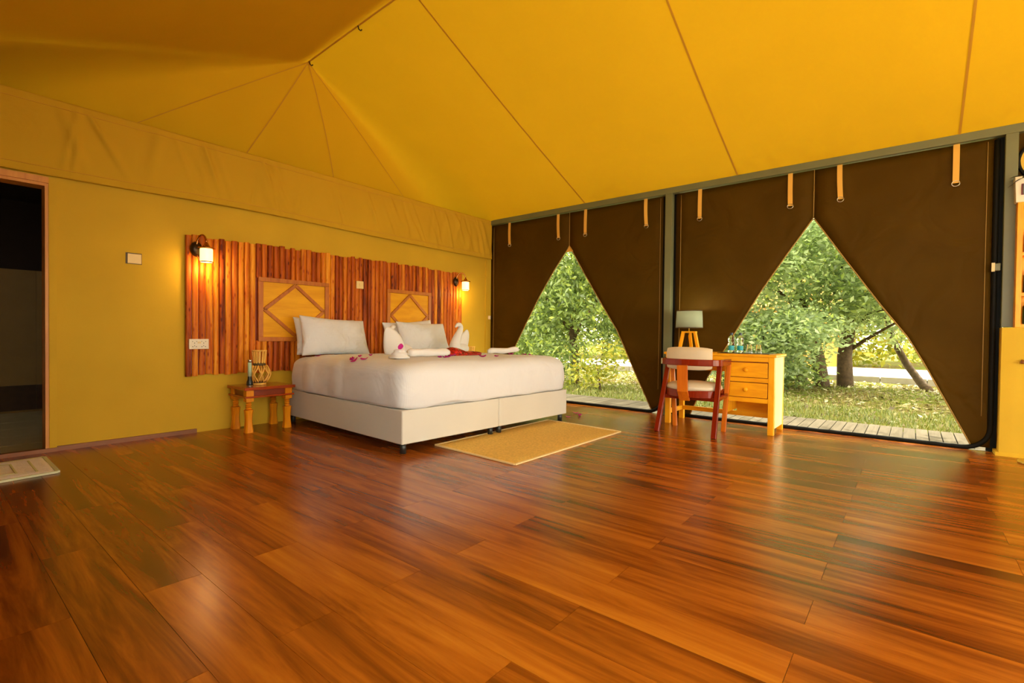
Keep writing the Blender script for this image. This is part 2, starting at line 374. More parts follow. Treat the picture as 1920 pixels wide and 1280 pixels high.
def ground_mat():
    m, nt, p = newmat('leafy ground'); L = nt.links.new
    tc = nt.nodes.new('ShaderNodeTexCoord')
    n1 = N(nt, 'ShaderNodeTexNoise'); n1.inputs['Scale'].default_value = 0.9; n1.inputs['Detail'].default_value = 4; L(tc.outputs['Object'], n1.inputs['Vector'])
    n2 = N(nt, 'ShaderNodeTexNoise'); n2.inputs['Scale'].default_value = 16; n2.inputs['Detail'].default_value = 6; L(tc.outputs['Object'], n2.inputs['Vector'])
    r1 = nt.nodes.new('ShaderNodeValToRGB'); r1.color_ramp.elements[0].position = 0.4; r1.color_ramp.elements[1].position = 0.62
    r1.color_ramp.elements[0].color = (0.17, 0.125, 0.04, 1); r1.color_ramp.elements[1].color = (0.15, 0.18, 0.025, 1)
    r2 = nt.nodes.new('ShaderNodeValToRGB'); r2.color_ramp.elements[0].position = 0.35; r2.color_ramp.elements[1].position = 0.7
    r2.color_ramp.elements[0].color = (0.45, 0.45, 0.45, 1); r2.color_ramp.elements[1].color = (1.5, 1.45, 1.3, 1)
    mx = N(nt, 'ShaderNodeMixRGB', blend_type='MULTIPLY'); mx.inputs['Fac'].default_value = 1
    L(n1.outputs['Fac'], r1.inputs['Fac']); L(n2.outputs['Fac'], r2.inputs['Fac']); L(r1.outputs[0], mx.inputs['Color1']); L(r2.outputs[0], mx.inputs['Color2'])
    L(mx.outputs[0], p.inputs['Base Color']); p.inputs['Roughness'].default_value = 0.95; p.inputs['Specular IOR Level'].default_value = 0.05
    add_bump(nt, p, n2.outputs['Fac'], 0.5, 0.03)
    return m
M['ground'] = ground_mat()
M['sand'] = plain('pale sandy ground', (0.62, 0.54, 0.38), 0.95, var=0.15, vscale=3)

# ------------------------------------------------------------------ sizes of the room
YW, XW, XL, YF = 5.0, 5.575, -0.35, -4.2
ZE = 2.62                      # eave
XR = 2.66                      # ridge
def zridge(y):                 # the ridge rises a little from the gable end
    t = min(max((5.0 - y) / 1.4, 0), 3.2)
    return 3.77 + 0.05 * t - 0.008 * t * t

# ------------------------------------------------------------------ floor: laminate planks
fl = struct(B(XL - 0.05, XW + 0.03, YF, YW + 0.06, -0.12, -0.006).build('floor', M['brownwood']), 'brown laminate floor of staggered planks')
PW, PL = 0.1859, 1.21
def plank_mesh(l):
    me = MB().box(0.0007, PW - 0.0007, 0.0007, l - 0.0007, -0.006, 0.0)
    return me
full = None
k0 = int(math.floor((XL - 0.318) / PW))
count = 0
for k in range(k0, 40):
    x = 0.318 + k * PW
    if x > XW: break
    if x < XL - 0.3: continue
    y = (0.25 if k % 2 == 0 else 0.855) - 4 * PL
    while y < YW:
        y0, y1 = y, y + PL
        y += PL
        if y1 < -1.6: continue
        x1 = min(x + PW, XW + 0.02); xa = max(x, XL)
        y1 = min(y1, YW + 0.02)
        if x1 - xa < 0.01: continue
        if y1 - y0 > PL - 0.01 and x1 - xa > PW - 0.003:
            if full is None:
                full = plank_mesh(PL).build('plank', M['plank'], fl, local=True)
                o = full
            else:
                o = full.copy(); COL.objects.link(o)
        else:
            o = MB().box(0.0007, x1 - xa - 0.0007, 0.0007, y1 - y0 - 0.0007, -0.006, 0.0).build('plank', M['plank'], fl, local=True)
        fz = wloc(fl)
        o.location = (xa - fz[0], y0 - fz[1], 0 - fz[2])
        count += 1
B(XL, XW, YF, -1.55 - 0.25, -0.006, -0.001).build('plank_run', M['plank'], fl)['kind'] = 'stuff'

# ------------------------------------------------------------------ headboard wall, door, valance
w = MB()
w.box(0.66, XW + 0.1, YW, YW + 0.12, -0.12, 2.3)
w.box(XL - 1.0, 0.66, YW, YW + 0.12, 2.03, 2.3)
w.box(XL - 1.0, -0.24, YW, YW + 0.12, -0.12, 2.03)
wb = struct(w.build('wall_back', M['wall']), 'ochre painted wall behind the bed')
B(5.475, XW - 0.005, YW - 0.014, YW, 0, 2.1).build('corner_strip', M['wall'], wb)
B(0.69, 1.62, YW - 0.022, YW, 0, 0.035).build('skirting', M['brownwood'], wb)
B(XL, 0.69, YW - 0.03, YW + 0.02, -0.002, 0.028).build('threshold', M['brownwood'], wb)

d = struct(thing('door_1', (0.21, YW, 0), 'open doorway with orange wood lining into the dark bathroom', 'door')); del d['category']
B(0.625, 0.645, YW - 0.012, YW + 0.13, 0, 1.978).build('jamb', M['jamb'], d)
B(-0.24, -0.22, YW - 0.012, YW + 0.13, 0, 1.978).build('jamb', M['jamb'], d)
B(-0.24, 0.645, YW - 0.012, YW + 0.13, 1.978, 2.0).build('head_jamb', M['jamb'], d)
B(-0.26, 0.645, YW - 0.024, YW, 2.0, 2.045).build('head_casing', M['jamb'], d)
B(0.645, 0.688, YW - 0.018, YW, 0, 2.045).build('side_casing', M['wall'], d)

# bathroom beyond
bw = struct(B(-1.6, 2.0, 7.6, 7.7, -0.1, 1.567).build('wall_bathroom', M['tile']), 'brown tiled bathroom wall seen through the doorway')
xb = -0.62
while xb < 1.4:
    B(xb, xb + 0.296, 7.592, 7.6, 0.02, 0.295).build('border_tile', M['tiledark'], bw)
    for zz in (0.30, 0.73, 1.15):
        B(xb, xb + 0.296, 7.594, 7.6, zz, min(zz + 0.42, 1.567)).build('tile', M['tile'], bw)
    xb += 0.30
struct(B(-1.6, 2.0, 7.62, 7.72, 1.567, 2.6).build('bathroom_dark_sheet', M['void']), 'near-black sheet standing for the unlit space above the bathroom tiles')  # dark sheet paints the unlit space over the tiles
struct(MB().box(-1.7, -1.6, 5.12, 7.7, -0.1, 2.6).box(2.0, 2.1, 5.12, 7.7, -0.1, 2.6).build('wall_bathroom_side', M['tile']))
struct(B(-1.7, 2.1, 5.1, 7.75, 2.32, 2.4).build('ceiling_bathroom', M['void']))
bf = struct(B(-1.7, 2.1, YW + 0.02, 7.62, -0.1, -0.012).build('floor_bathroom', M['floortile']), 'cream tiled bathroom floor')
for i in range(-2, 3):
    for j in range(6):
        x0 = 0.412 + (i - 1) * 0.45; y0 = 5.03 + j * 0.45
        if y0 > 7.5: continue
        B(x0 + 0.003, x0 + 0.447, y0 + 0.003, min(y0 + 0.447, 7.59), -0.012, -0.002).build('tile', M['floortile'], bf)

struct(B(XL - 1.0, XW + 0.3, YW + 0.02, 5.6, 2.28, 2.3).build('light_leak_strip', M['void']))  # added strip: stops outside light leaking up behind the valance
# valance
vr = random.Random(5)
FOLDS = []
for i in range(64):
    fx = XL + (XW - XL) * (vr.random() ** 0.75)
    FOLDS.append((fx, vr.choice((0.30, 0.22, 0.16, -0.12, 0.35)) * vr.uniform(0.6, 1.2), vr.uniform(0.014, 0.05), vr.uniform(0.008, 0.026) * vr.choice((1, 1, -0.6)), vr.uniform(0.15, 0.85), vr.uniform(0.25, 0.6)))
FOLDS.append((0.80, -0.04, 0.022, 0.022, 0.5, 0.6))
def val(u, v):
    x = XL + u * (XW - 0.012 - XL); z = 2.622 - v * (0.575 - 0.035 * math.exp(-((x - 2.2) / 1.3) ** 2))
    y = 0
    for fx, sl, wd, am, vc, vl in FOLDS:
        dd = (x - fx - sl * (v - 0.5)) / wd
        if abs(dd) < 3: y += am * math.exp(-dd * dd) * math.exp(-((v - vc) / vl) ** 2)
    y *= min(1, v * 8) * (1 if v < 0.88 else 0.45)
    y += 0.008 * math.sin(x * 3.1 + v * 2) * v
    return (x, YW - 0.045 - y, z)
va = MB().grid(val, 420, 40).build('valance', M['valance'], smooth=True, solid=0.004)
tag(va, 'ochre canvas valance hanging wrinkled along the top of the bed wall', 'valance')
def hem(z_off):
    return [(p[0], p[1] - 0.0035, p[2]) for p in (val(i / 200, z_off) for i in range(201))]
MB().tube(hem(0.90), 0.0026, 5).build('hem_seam', M['seam'], va, smooth=True)
MB().tube(hem(0.10), 0.0022, 5).build('top_seam', M['seam'], va, smooth=True)

# ------------------------------------------------------------------ tent roof
EB = 0.12                      # the canvas runs on a little beyond the eave line
def slope(side, u, v):
    """u along the eave from the gable end to the front, v from eave to ridge"""
    y_e = 4.75 - u * (4.75 - YF + 0.3); y_r = 5.0 - u * (5.0 - YF + 0.3)
    xe = XW + EB if side > 0 else XL - EB
    y = y_e + (y_r - y_e) * v; x = xe + (XR - xe) * v
    zr = zridge(y_r); z0 = ZE - 0.045; z = z0 + (zr - z0) * v
    z -= 0.05 * math.sin(math.pi * v) * math.sin(math.pi * min(1, max(0, u)))
    z += 0.010 * math.sin(y * 3.38 - 1.9) * math.sin(math.pi * v) * min(1, u * 8)
    return (x, y, z)
PK = Vector((XR, 5.0, 3.77))
def fan_base(t):
    """base of the gable end: rounded corners, t 0..1 from the right eave round to the left eave"""
    r = 0.70; xa, xb, yb = XW + EB, XL - EB, 5.45
    la = r * math.pi / 2; lm = (xa - r) - (xb + r); tot = 2 * la + lm; q = t * tot
    z = ZE - 0.045
    if q < la:
        a = q / r; return Vector((xa - r + r * math.cos(a), yb - r + r * math.sin(a), z))
    if q < la + lm: return Vector((xa - r - (q - la), yb, z))
    a = (q - la - lm) / r; return Vector((xb + r - r * math.sin(a), yb - r + r * math.cos(a), z))
def hip(t, v):
    p = fan_base(t).lerp(PK, v)
    p.y -= 0.05 * math.sin(math.pi * v) * math.sin(math.pi * t)
    return p
rf = MB()
rf.grid(lambda u, v: slope(1, u, v), 60, 24)
rf.grid(lambda u, v: slope(-1, u, v), 60, 24)
rf.grid(hip, 96, 24)
def down(f):
    a, b, c = (Vector(rf.v[i]) for i in f[:3])
    return f if (b - a).cross(c - a).z < 0 else tuple(reversed(f))
rf.f = [down(f) for f in rf.f]
rf.grid(lambda u, v: fan_base(u) + Vector((0, 0.02 * v, -0.4 * v)), 96, 1)
roof = rf.build('ceiling', M['canvas'], smooth=True)
wd_ = roof.modifiers.new('weld', 'WELD'); wd_.merge_threshold = 0.002
struct(roof, 'amber canvas tent roof with sewn seams')
fly = MB()  # invented outer layer: blocks daylight so left and end roof stay dark
fly.grid(lambda u, v: Vector(slope(-1, u, v)) + Vector((-0.05, 0, 0.10 * (1 - v) + 0.012)), 40, 16)
fly.grid(lambda u, v: Vector(hip(0.16 + 0.84 * u, v)) + Vector((0, 0.16 * (1 - v) * max(0.3, 1 - u * 3) + 0.014, 0.10 * (1 - v) + 0.014)), 80, 16)
struct(fly.build('ceiling_light_block', M['light_block_sheet'], smooth=True), 'unseen outer sheet added to keep the far and left roof dark')
def strip(fn, n, wdir, w_=0.022, name='seam'):
    mb = MB(); pts = [Vector(fn(i / n)) for i in range(n + 1)]; wd = Vector(wdir) * w_ / 2
    mb.grid(lambda u, v: pts[int(round(u * n))] + wd * (2 * v - 1) + Vector((0, 0, -0.004)), n, 1)
    return mb.build(name, M['seam'], roof)
UL = 4.75 - YF + 0.3
for ys in (3.32, 1.46, -0.28, -2.1):
    def seam_line(side, t, ys=ys):
        u = (4.75 + 0.25 * t - ys) / (UL + 0.25 * t)
        return slope(side, u, t)
    strip(lambda t: seam_line(1, t), 24, (0, 1, 0), 0.016)
    strip(lambda t: seam_line(-1, t), 24, (0, 1, 0), 0.016)
for xs in (1.05, 2.14, 3.25, 4.5):
    tt = 0.3
    for _ in range(40):
        tt += (fan_base(tt).x - xs) * 0.05
    tt = round(tt * 96) / 96
    strip(lambda t: Vector(hip(tt, t)) + Vector((0, -0.006, 0)), 24, (1, 0, 0), 0.012)
mb = MB(); rp = [(XR, 5.0 - i * 0.25, zridge(5.0 - i * 0.25) - 0.004) for i in range(36)]
mb.grid(lambda u, v: Vector(rp[int(round(u * 35))]) + Vector(((v - 0.5) * 0.02, 0, 0)), 35, 1).build('ridge_seam', M['seam'], roof)
for yh in (4.97, 4.08):
    zz = zridge(yh)
    MB().tube([(XR, yh, zz), (XR + 0.01, yh, zz - 0.03), (XR + 0.022, yh - 0.012, zz - 0.042), (XR + 0.03, yh - 0.02, zz - 0.03)], 0.006, 6).build('ridge_hook', M['bronze'], roof, smooth=True)

# ------------------------------------------------------------------ steel frame
def steel(name, *a): return struct(B(*a).build(name, M['steel'], bevel=0.004))
steel('trim_1', XW - 0.035, XW + 0.045, YF, YW + 0.3, 2.562, 2.632)
steel('trim_2', XW - 0.035, XW + 0.045, 2.163, 2.245, 0.0, 2.562)
steel('trim_3', XW - 0.035, XW + 0.045, -0.63, -0.555, 1.02, 2.562)
steel('trim_4', XL - 0.04, XL + 0.04, YF, YW, 2.562, 2.632)
steel('trim_5', XL - 0.04, XL + 0.04, 2.163, 2.245, 0.0, 2.562)
steel('trim_6', XL - 0.04, XL + 0.04, -2.3, -2.22, 0.0, 2.562)

struct(B(XL - 0.03, XL - 0.02, 0.9, YW, 0, 2.562).build('wall_left', M['mesh']), 'unseen dark mesh screen added to keep daylight off the left floor')  # unseen closed stretch, put in to darken the floor at the left
struct(B(XL - 0.1, XL, YF, 1.3, 0, 0.95).build('wall_left_added', M['wall']), 'unseen low ochre wall added to shade the floor beside the viewer')  # unseen wall added for the shade it throws on the near floor
# low wall at the right and closed screens above it
hw = struct(MB().box(5.452, 5.64, YF, -0.552, 0, 1.015).build('wall_right', M['wall']), 'low ochre wall at the right edge')
MB().prism([(5.43, -0.545, 0), (5.452, -0.552, 0.03), (5.452, -0.552, 0)], (0, -3.5, 0)).build('base_moulding', M['wall'], hw)
B(5.43, 5.64, -0.552, -0.53, 0, 0.028).build('base_moulding', M['wall'], hw)
struct(B(XW + 0.02, XW + 0.03, YF, -0.63, 1.015, 2.562).build('window_3', M['mesh']), 'closed dark mesh screen above the low wall')
struct(MB().box(XL - 0.1, 0.9, YF - 0.1, YF, 0, 2.62).box(4.6, XW + 0.1, YF - 0.1, YF, 0, 2.62).box(0.9, 4.6, YF - 0.1, YF, 2.2, 2.62).build('wall_front', M['wall']), 'unseen tent front behind the viewer, its opening added to let daylight in')  # doorway gap invented behind the viewer as a source of daylight
struct(MB().prism([(XL, YF - 0.1, 2.62), (XW, YF - 0.1, 2.62), (XR, YF - 0.1, 3.95)], (0, 0.05, 0)).build('wall_gable', M['canvas']))

# ------------------------------------------------------------------ mesh screens with tent-shaped openings
def screen(name, label, ya, yb, apex, lpts, rpts, straps, tab):
    """ya>yb: left (far) and right (near) limits along y; lpts/rpts edge of the opening from apex to floor"""
    t = thing(name, (XW, (ya + yb) / 2, 0.0), label, 'screen')
    X = XW + 0.012; zt = 2.556
    def wav(y, z): return X + 0.006 * math.sin(y * 5 + z * 2) * math.sin(max(0, min(1, z / 2.5)) * math.pi)
    for side, pts, ye in ((1, lpts, ya), (-1, rpts, yb)):
        # rows: z levels from top to floor, from the outer edge to the opening edge
        zs = [zt - i * (zt - apex[1]) / 6 for i in range(7)]
        ys = [apex[0]] * 7
        P = [apex] + pts
        for a, b in zip(P[:-1], P[1:]):
            for k in range(1, 5):
                f = k / 4; ys.append(a[0] + (b[0] - a[0]) * f); zs.append(a[1] + (b[1] - a[1]) * f)
        n = len(zs) - 1; cols = 10
        mb = MB()
        def fn(u, v):
            j = int(round(v * n)); y = ye + (ys[j] - ye) * u
            return (wav(y, zs[j]), y, zs[j])
        mb.grid(fn, cols, n)
        mb.build('mesh_flap', M['mesh'], t, smooth=True, solid=0.003)
        # hem along the opening edge, its lit rim painted into the brown
        hp = [(wav(ys[j], zs[j]) - 0.002, ys[j] + side * 0.006, zs[j]) for j in range(6, n + 1)]
        MB().tube(hp, 0.006, 6).build('opening_lit_hem', M['hem'], t, smooth=True)
        ysd = ye - side * 0.055
        MB().tube([(wav(ysd, zt - 0.02 - i * 0.25) - 0.004, ysd, zt - 0.02 - i * 0.25) for i in range(10)], 0.003, 5).build('side_stitching', M['hem'], t, smooth=True)
    MB().tube([(X - 0.004, apex[0], zt), (X - 0.004, apex[0], apex[1])], 0.004, 6).build('zip', M['hem'], t, smooth=True)
    if tab:
        MB().prism([(X - 0.006, apex[0], apex[1] + 0.02), (X - 0.006, apex[0] + 0.06, apex[1] - 0.065), (X - 0.006, apex[0] - 0.06, apex[1] - 0.065)], (0.01, 0, 0)).build('corner_tab', M['strap'], t)
    else:
        MB().lathe([(0.004, -0.012), (0.012, -0.004), (0.012, 0.006), (0.004, 0.012)], (X - 0.01, apex[0], apex[1]), 10).build('zip_pull', M['ring'], t, smooth=True)
    # black rubber border: down the near side, round the corner and along the floor
    rr = 0.17
    bp = [(ya + 0.0, 0.016)] + [(ya + (yb + rr - ya) * i / 8, 0.016) for i in range(1, 9)]
    for i in range(1, 9):
        a = math.pi / 2 * i / 8
        bp.append((yb + rr - rr * math.sin(a), 0.016 + rr * (1 - math.cos(a))))
    bp += [(yb, 0.016 + rr + i * (2.54 - rr - 0.016) / 6) for i in range(1, 7)]
    MB().tube([(XW + 0.005, y, z) for y, z in bp], 0.019, 8).build('rubber_border', M['black'], t, smooth=True)
    for y in straps:
        st = MB()
        lean = rnd.uniform(-0.012, 0.012)
        pts = [(X - 0.012 - 0.006 * math.sin(i / 8 * math.pi), y + lean * (i / 8) ** 2, 2.56 - i * 0.325 / 8) for i in range(9)]
        wv_ = 0.021
        vs = []; 
        st.grid(lambda u, v: Vector(pts[int(round(v * 8))]) + Vector((0, (u - 0.5) * 2 * wv_, 0)), 1, 8)
        s_ = st.build('strap', M['strap'], t, solid=0.004)
        c = Vector(pts[-1])
        MB().tube([c + Vector((-0.002, 0.026 * math.cos(a), -0.004 + 0.026 * math.sin(a) * 0.9)) for a in [math.pi * 2 * i / 16 for i in range(17)]], 0.0035, 5, cap=False).build('d_ring', M['ring'], s_, smooth=True)
    return t
screen('mesh_screen', 'dark brown mesh screen behind the bed foot, its flaps parted in a tall triangle', 4.985, 2.262, (3.58, 2.10),
       [(3.809, 1.81), (4.056, 1.457), (4.306, 1.046), (4.50, 0.72), (4.60, 0.45), (4.72, 0.03)], [(3.343, 1.708), (3.101, 1.337), (2.87, 0.989), (2.647, 0.519), (2.40, 0.03)],
       (4.62, 3.76, 3.33, 2.50), True)
screen('mesh_screen', 'dark brown mesh screen behind the desk, the wider one with a large triangular opening', 2.13, -0.512, (0.765, 2.08),
       [(0.967, 1.782), (1.205, 1.414), (1.405, 1.067), (1.575, 0.765), (1.75, 0.45), (1.93, 0.03)], [(0.52, 1.682), (0.229, 1.22), (0.034, 0.931), (-0.079, 0.709), (-0.259, 0.322), (-0.395, 0.03)],
       (1.86, 0.97, 0.557, -0.265), False)
# dark channel between screens and posts
ch = MB().box(XW + 0.03, XW + 0.045, 2.10, 2.17, 0, 2.56).box(XW + 0.03, XW + 0.045, -0.56, -0.49, 0, 2.56)
ch.box(XW + 0.03, XW + 0.045, 2.24, 2.30, 0, 2.56).box(XW + 0.03, XW + 0.045, 4.96, 5.05, 0, 2.56)
struct(ch.build('trim_7', M['black']))
struct(MB().box(XW + 0.0, XW + 0.05, -0.555, 5.05, -0.10, 0.0).build('trim_8', M['kerb']))
lt = tag(B(XW - 0.03, XW + 0.03, -0.545, -0.50, 1.475, 1.535).build('latch', M['steel'], bevel=0.004), 'small grey latch with pale edge on the screen side beside the right post', 'latch')
B(XW - 0.034, XW - 0.024, -0.512, -0.492, 1.47, 1.54).build('latch_tongue', M['plate'], lt)

# ------------------------------------------------------------------ headboard of half-round slats
HX0, HX1, HZ0, HZ1 = 1.525, 4.95, 0.52, 1.765
hb = thing('headboard', ((HX0 + HX1) / 2, YW - 0.03, HZ0), 'wall-mounted headboard of red and orange timber slats with two diamond panels', 'headboard')
B(HX0 + 0.01, HX1 - 0.01, YW - 0.022, YW - 0.001, HZ0 + 0.01, HZ1 - 0.02).build('backing_board', M['nsdark'], hb)
PAN = [(2.15, 2.875, 0.83, 1.445), (3.665, 4.345, 0.83, 1.445)]
x = HX0
def slat_shape(x0, x1, z0, z1):
    w_ = (x1 - x0); n = 7; pr = []
    dpt = rnd.uniform(0.020, 0.030)
    for i in range(n + 1):
        a = math.pi * i / n
        pr.append((x0 + w_ / 2 - math.cos(a) * w_ / 2, YW - 0.020 - dpt * math.sin(a) ** 0.6))
    return MB().prism([(px, py, z0) for px, py in pr], (0, 0, z1 - z0))
while x < HX1 - 0.02:
    w_ = rnd.uniform(0.048, 0.062)
    if HX1 - (x + w_) < 0.03: w_ = HX1 - x
    x0, x1 = x + 0.002, x + w_ - 0.002
    zt = HZ1 + rnd.uniform(-0.012, 0.012) + 0.012 * math.sin((x - 1.5) * 0.9); zb = HZ0 + rnd.uniform(-0.01, 0.01)
    cuts = [(zb, zt)]
    for (pa, pb, za, zc) in PAN:
        if x1 > pa + 0.02 and x0 < pb - 0.02: cuts = [(zb, za), (zc, zt)]
    for a, b in cuts:
        slat_shape(x0, x1, a, b).build('slat', M['slat'], hb, smooth=False)
    x += w_
for (pa, pb, za, zc) in PAN:
    p = B(pa, pb, YW - 0.042, YW - 0.02, za, zc).build('diamond_panel', M['panel'], hb)
    fw = 0.035
    for a in ((pa - 0.01, pb + 0.01, zc - fw, zc + 0.008), (pa - 0.01, pb + 0.01, za - 0.008, za + fw)):
        B(a[0], a[1], YW - 0.062, YW - 0.04, a[2], a[3]).build('frame_rail', M['frame'], p, bevel=0.003)
    for a in ((pa - 0.01, pa + fw), (pb - fw, pb + 0.01)):
        B(a[0], a[1], YW - 0.060, YW - 0.04, za + fw, zc - fw).build('frame_stile', M['frame'], p, bevel=0.003)
    xm, zm = (pa + pb) / 2, (za + zc) / 2
    pts = [(xm, zc - fw - 0.012), (pb - fw - 0.012, zm), (xm, za + fw + 0.012), (pa + fw + 0.012, zm)]
    for i in range(4):
        a, b = pts[i], pts[(i + 1) % 4]
        MB().bar((a[0], YW - 0.05, a[1]), (b[0], YW - 0.05, b[1]), 0.034, 0.018, (0, 1, 0)).build('diamond_moulding', M['frame'], p, bevel=0.003)

# switch plates and socket
def plate(x0, x1, z0, z1, y, label, name='switch_plate', cat='switch'):
    o = B(x0, x1, y - 0.012, y, z0, z1).build(name, M['plate'], bevel=0.003)
    return tag(o, label, cat)
s = plate(1.118, 1.212, 1.468, 1.548, YW - 0.001, 'cream square blank switch plate on the bare wall left of the headboard')
B(1.108, 1.217, YW - 0.003, YW, 1.464, 1.556).build('dark_edge', M['caneband'], s)  # thin dark border, wider at left and top
s = plate(3.226, 3.318, 1.425, 1.512, YW - 0.046, 'cream square switch plate on the slats midway between the diamond panels')
B(3.262, 3.282, YW - 0.062, YW - 0.057, 1.45, 1.485).build('rocker', M['plate'], s, bevel=0.002)
so = B(1.545, 1.702, YW - 0.060, YW - 0.046, 0.755, 0.845).build('socket_plate', M['socket'], bevel=0.003)
tag(so, 'white double wall socket on the slats above the left bedside table', 'socket')
for cx in (1.588, 1.660):
    for dx, dz, a, b in ((0, 0.012, 0.004, 0.010), (-0.016, 0.026, 0.006, 0.005), (0.016, 0.026, 0.006, 0.005), (-0.014, -0.020, 0.008, 0.005), (0.014, -0.020, 0.008, 0.005), (0, -0.012, 0.004, 0.008)):
        B(cx + dx - a / 2, cx + dx + a / 2, YW - 0.0615, YW - 0.0598, 0.797 + dz - b / 2, 0.797 + dz + b / 2).build('pin_hole', M['dark'], so)
for cx in (1.618, 1.632):
    B(cx - 0.005, cx + 0.005, YW - 0.064, YW - 0.060, 0.805, 0.822).build('rocker_switch', M['plate'], so)
nub = tag(B(XW - 0.05, XW - 0.03, 4.945, 4.985, 1.14, 1.195).build('wall_clip', M['socket'], bevel=0.003), 'small white clip at the edge of the first screen in the room corner', 'clip')

# wall sconces
def sconce(px, sx, zt, label):
    """px backplate x, sx shade centre x, zt top of the shade"""
    ys = YW - 0.145
    t = thing('wall_sconce', (px, YW - 0.05, zt + 0.0), label, 'wall lamp', 'lit sconces on the headboard')
    pl = MB().lathe([(0.004, 0), (0.045, 0.002), (0.05, 0.012), (0.03, 0.028), (0.012, 0.034)], (0, 0, 0), 18, sy=1.35)
    pl.v = [(px + a, YW - 0.052 - c, zt - 0.005 + b) for a, b, c in pl.v]
    pl.build('back_plate', M['bronze'], t, smooth=True)
    arm = []
    for i in range(15):
        f = i / 14; a = math.pi * f
        arm.append((px + (sx - px) * (0.5 - 0.5 * math.cos(a)), YW - 0.07 + (ys - YW + 0.07) * (0.5 - 0.5 * math.cos(a)), zt + 0.02 + 0.085 * math.sin(a) + 0.03 * f))
    MB().tube(arm, 0.0075, 8).build('arm', M['brass'], t, smooth=True)
    MB().tube([(px, YW - 0.06, zt - 0.04), (px, YW - 0.085, zt - 0.07), (px + 0.01, YW - 0.09, zt - 0.095), (px + 0.02, YW - 0.075, zt - 0.085)], 0.005, 6).build('scroll', M['brass'], t, smooth=True)
    MB().lathe([(0.012, 0.05), (0.022, 0.03), (0.03, 0.015), (0.068, 0.006), (0.070, 0.0), (0.03, -0.004)], (sx, ys, zt), 20).build('shade_holder', M['brass'], t, smooth=True)
    MB().lathe([(0.048, 0.0), (0.050, -0.01), (0.050, -0.112), (0.047, -0.118), (0.02, -0.110)], (sx, ys, zt - 0.003), 24).build('glass_shade', M['shade_on'], t, smooth=True)
    MB().lathe([(0.053, -0.112), (0.055, -0.116), (0.053, -0.121), (0.048, -0.118)], (sx, ys, zt - 0.003), 24, cap=False).build('glass_rim', M['brass'], t, smooth=True)
    ld = bpy.data.lights.new('bulb', 'POINT'); ld.energy = 3.0; ld.color = (1.0, 0.60, 0.22); ld.shadow_soft_size = 0.04
    lo = bpy.data.objects.new('bulb', ld); COL.objects.link(lo); lo.parent = t
    p = wloc(t); lo.location = (sx - p[0], ys - p[1], zt - 0.17 - p[2])
    return t
sconce(1.60, 1.652, 1.648, 'lit brass wall sconce with frosted glass shade at the left end of the headboard')
sconce(4.80, 4.905, 1.645, 'lit brass wall sconce with frosted glass shade at the right end of the headboard')

# ------------------------------------------------------------------ bed (slightly turned)
BA = -math.radians(2.6); BW, BL = 2.12, 1.985
BO = (2.318, 2.945, 0)
bed = thing('bed', BO, 'wide bed on two cream divan bases with dark legs and white mattress', 'bed', rz=BA)
def rounded_slab(x0, x1, y0, y1, z0, z1, r, n=5):
    """box with rounded vertical edges as a prism outline"""
    pts = []
    for cx, cy, a0 in ((x1 - r, y0 + r, -90), (x1 - r, y1 - r, 0), (x0 + r, y1 - r, 90), (x0 + r, y0 + r, 180)):
        for i in range(n + 1):
            a = math.radians(a0 + 90 * i / n); pts.append((cx + r * math.cos(a), cy + r * math.sin(a), z0))
    return MB().prism(pts, (0, 0, z1 - z0))
for i in range(2):
    xa = i * BW / 2 + (0.003 if i else 0); xb = xa + BW / 2 - 0.004
    dv = rounded_slab(xa, xb, 0, BL, 0.078, 0.335, 0.012 if i == 0 else 0.02).build('divan_base', M['divan'], bed, bevel=0.006, local=True)
    for lx in (xa + 0.045, xb - 0.06):
        for ly in (0.05, BL - 0.06):
            MB().lathe([(0.024, 0.0), (0.024, 0.085)], (lx, ly, 0), 14).build('bed_leg', M['darkmetal'], dv, smooth=True, local=True)
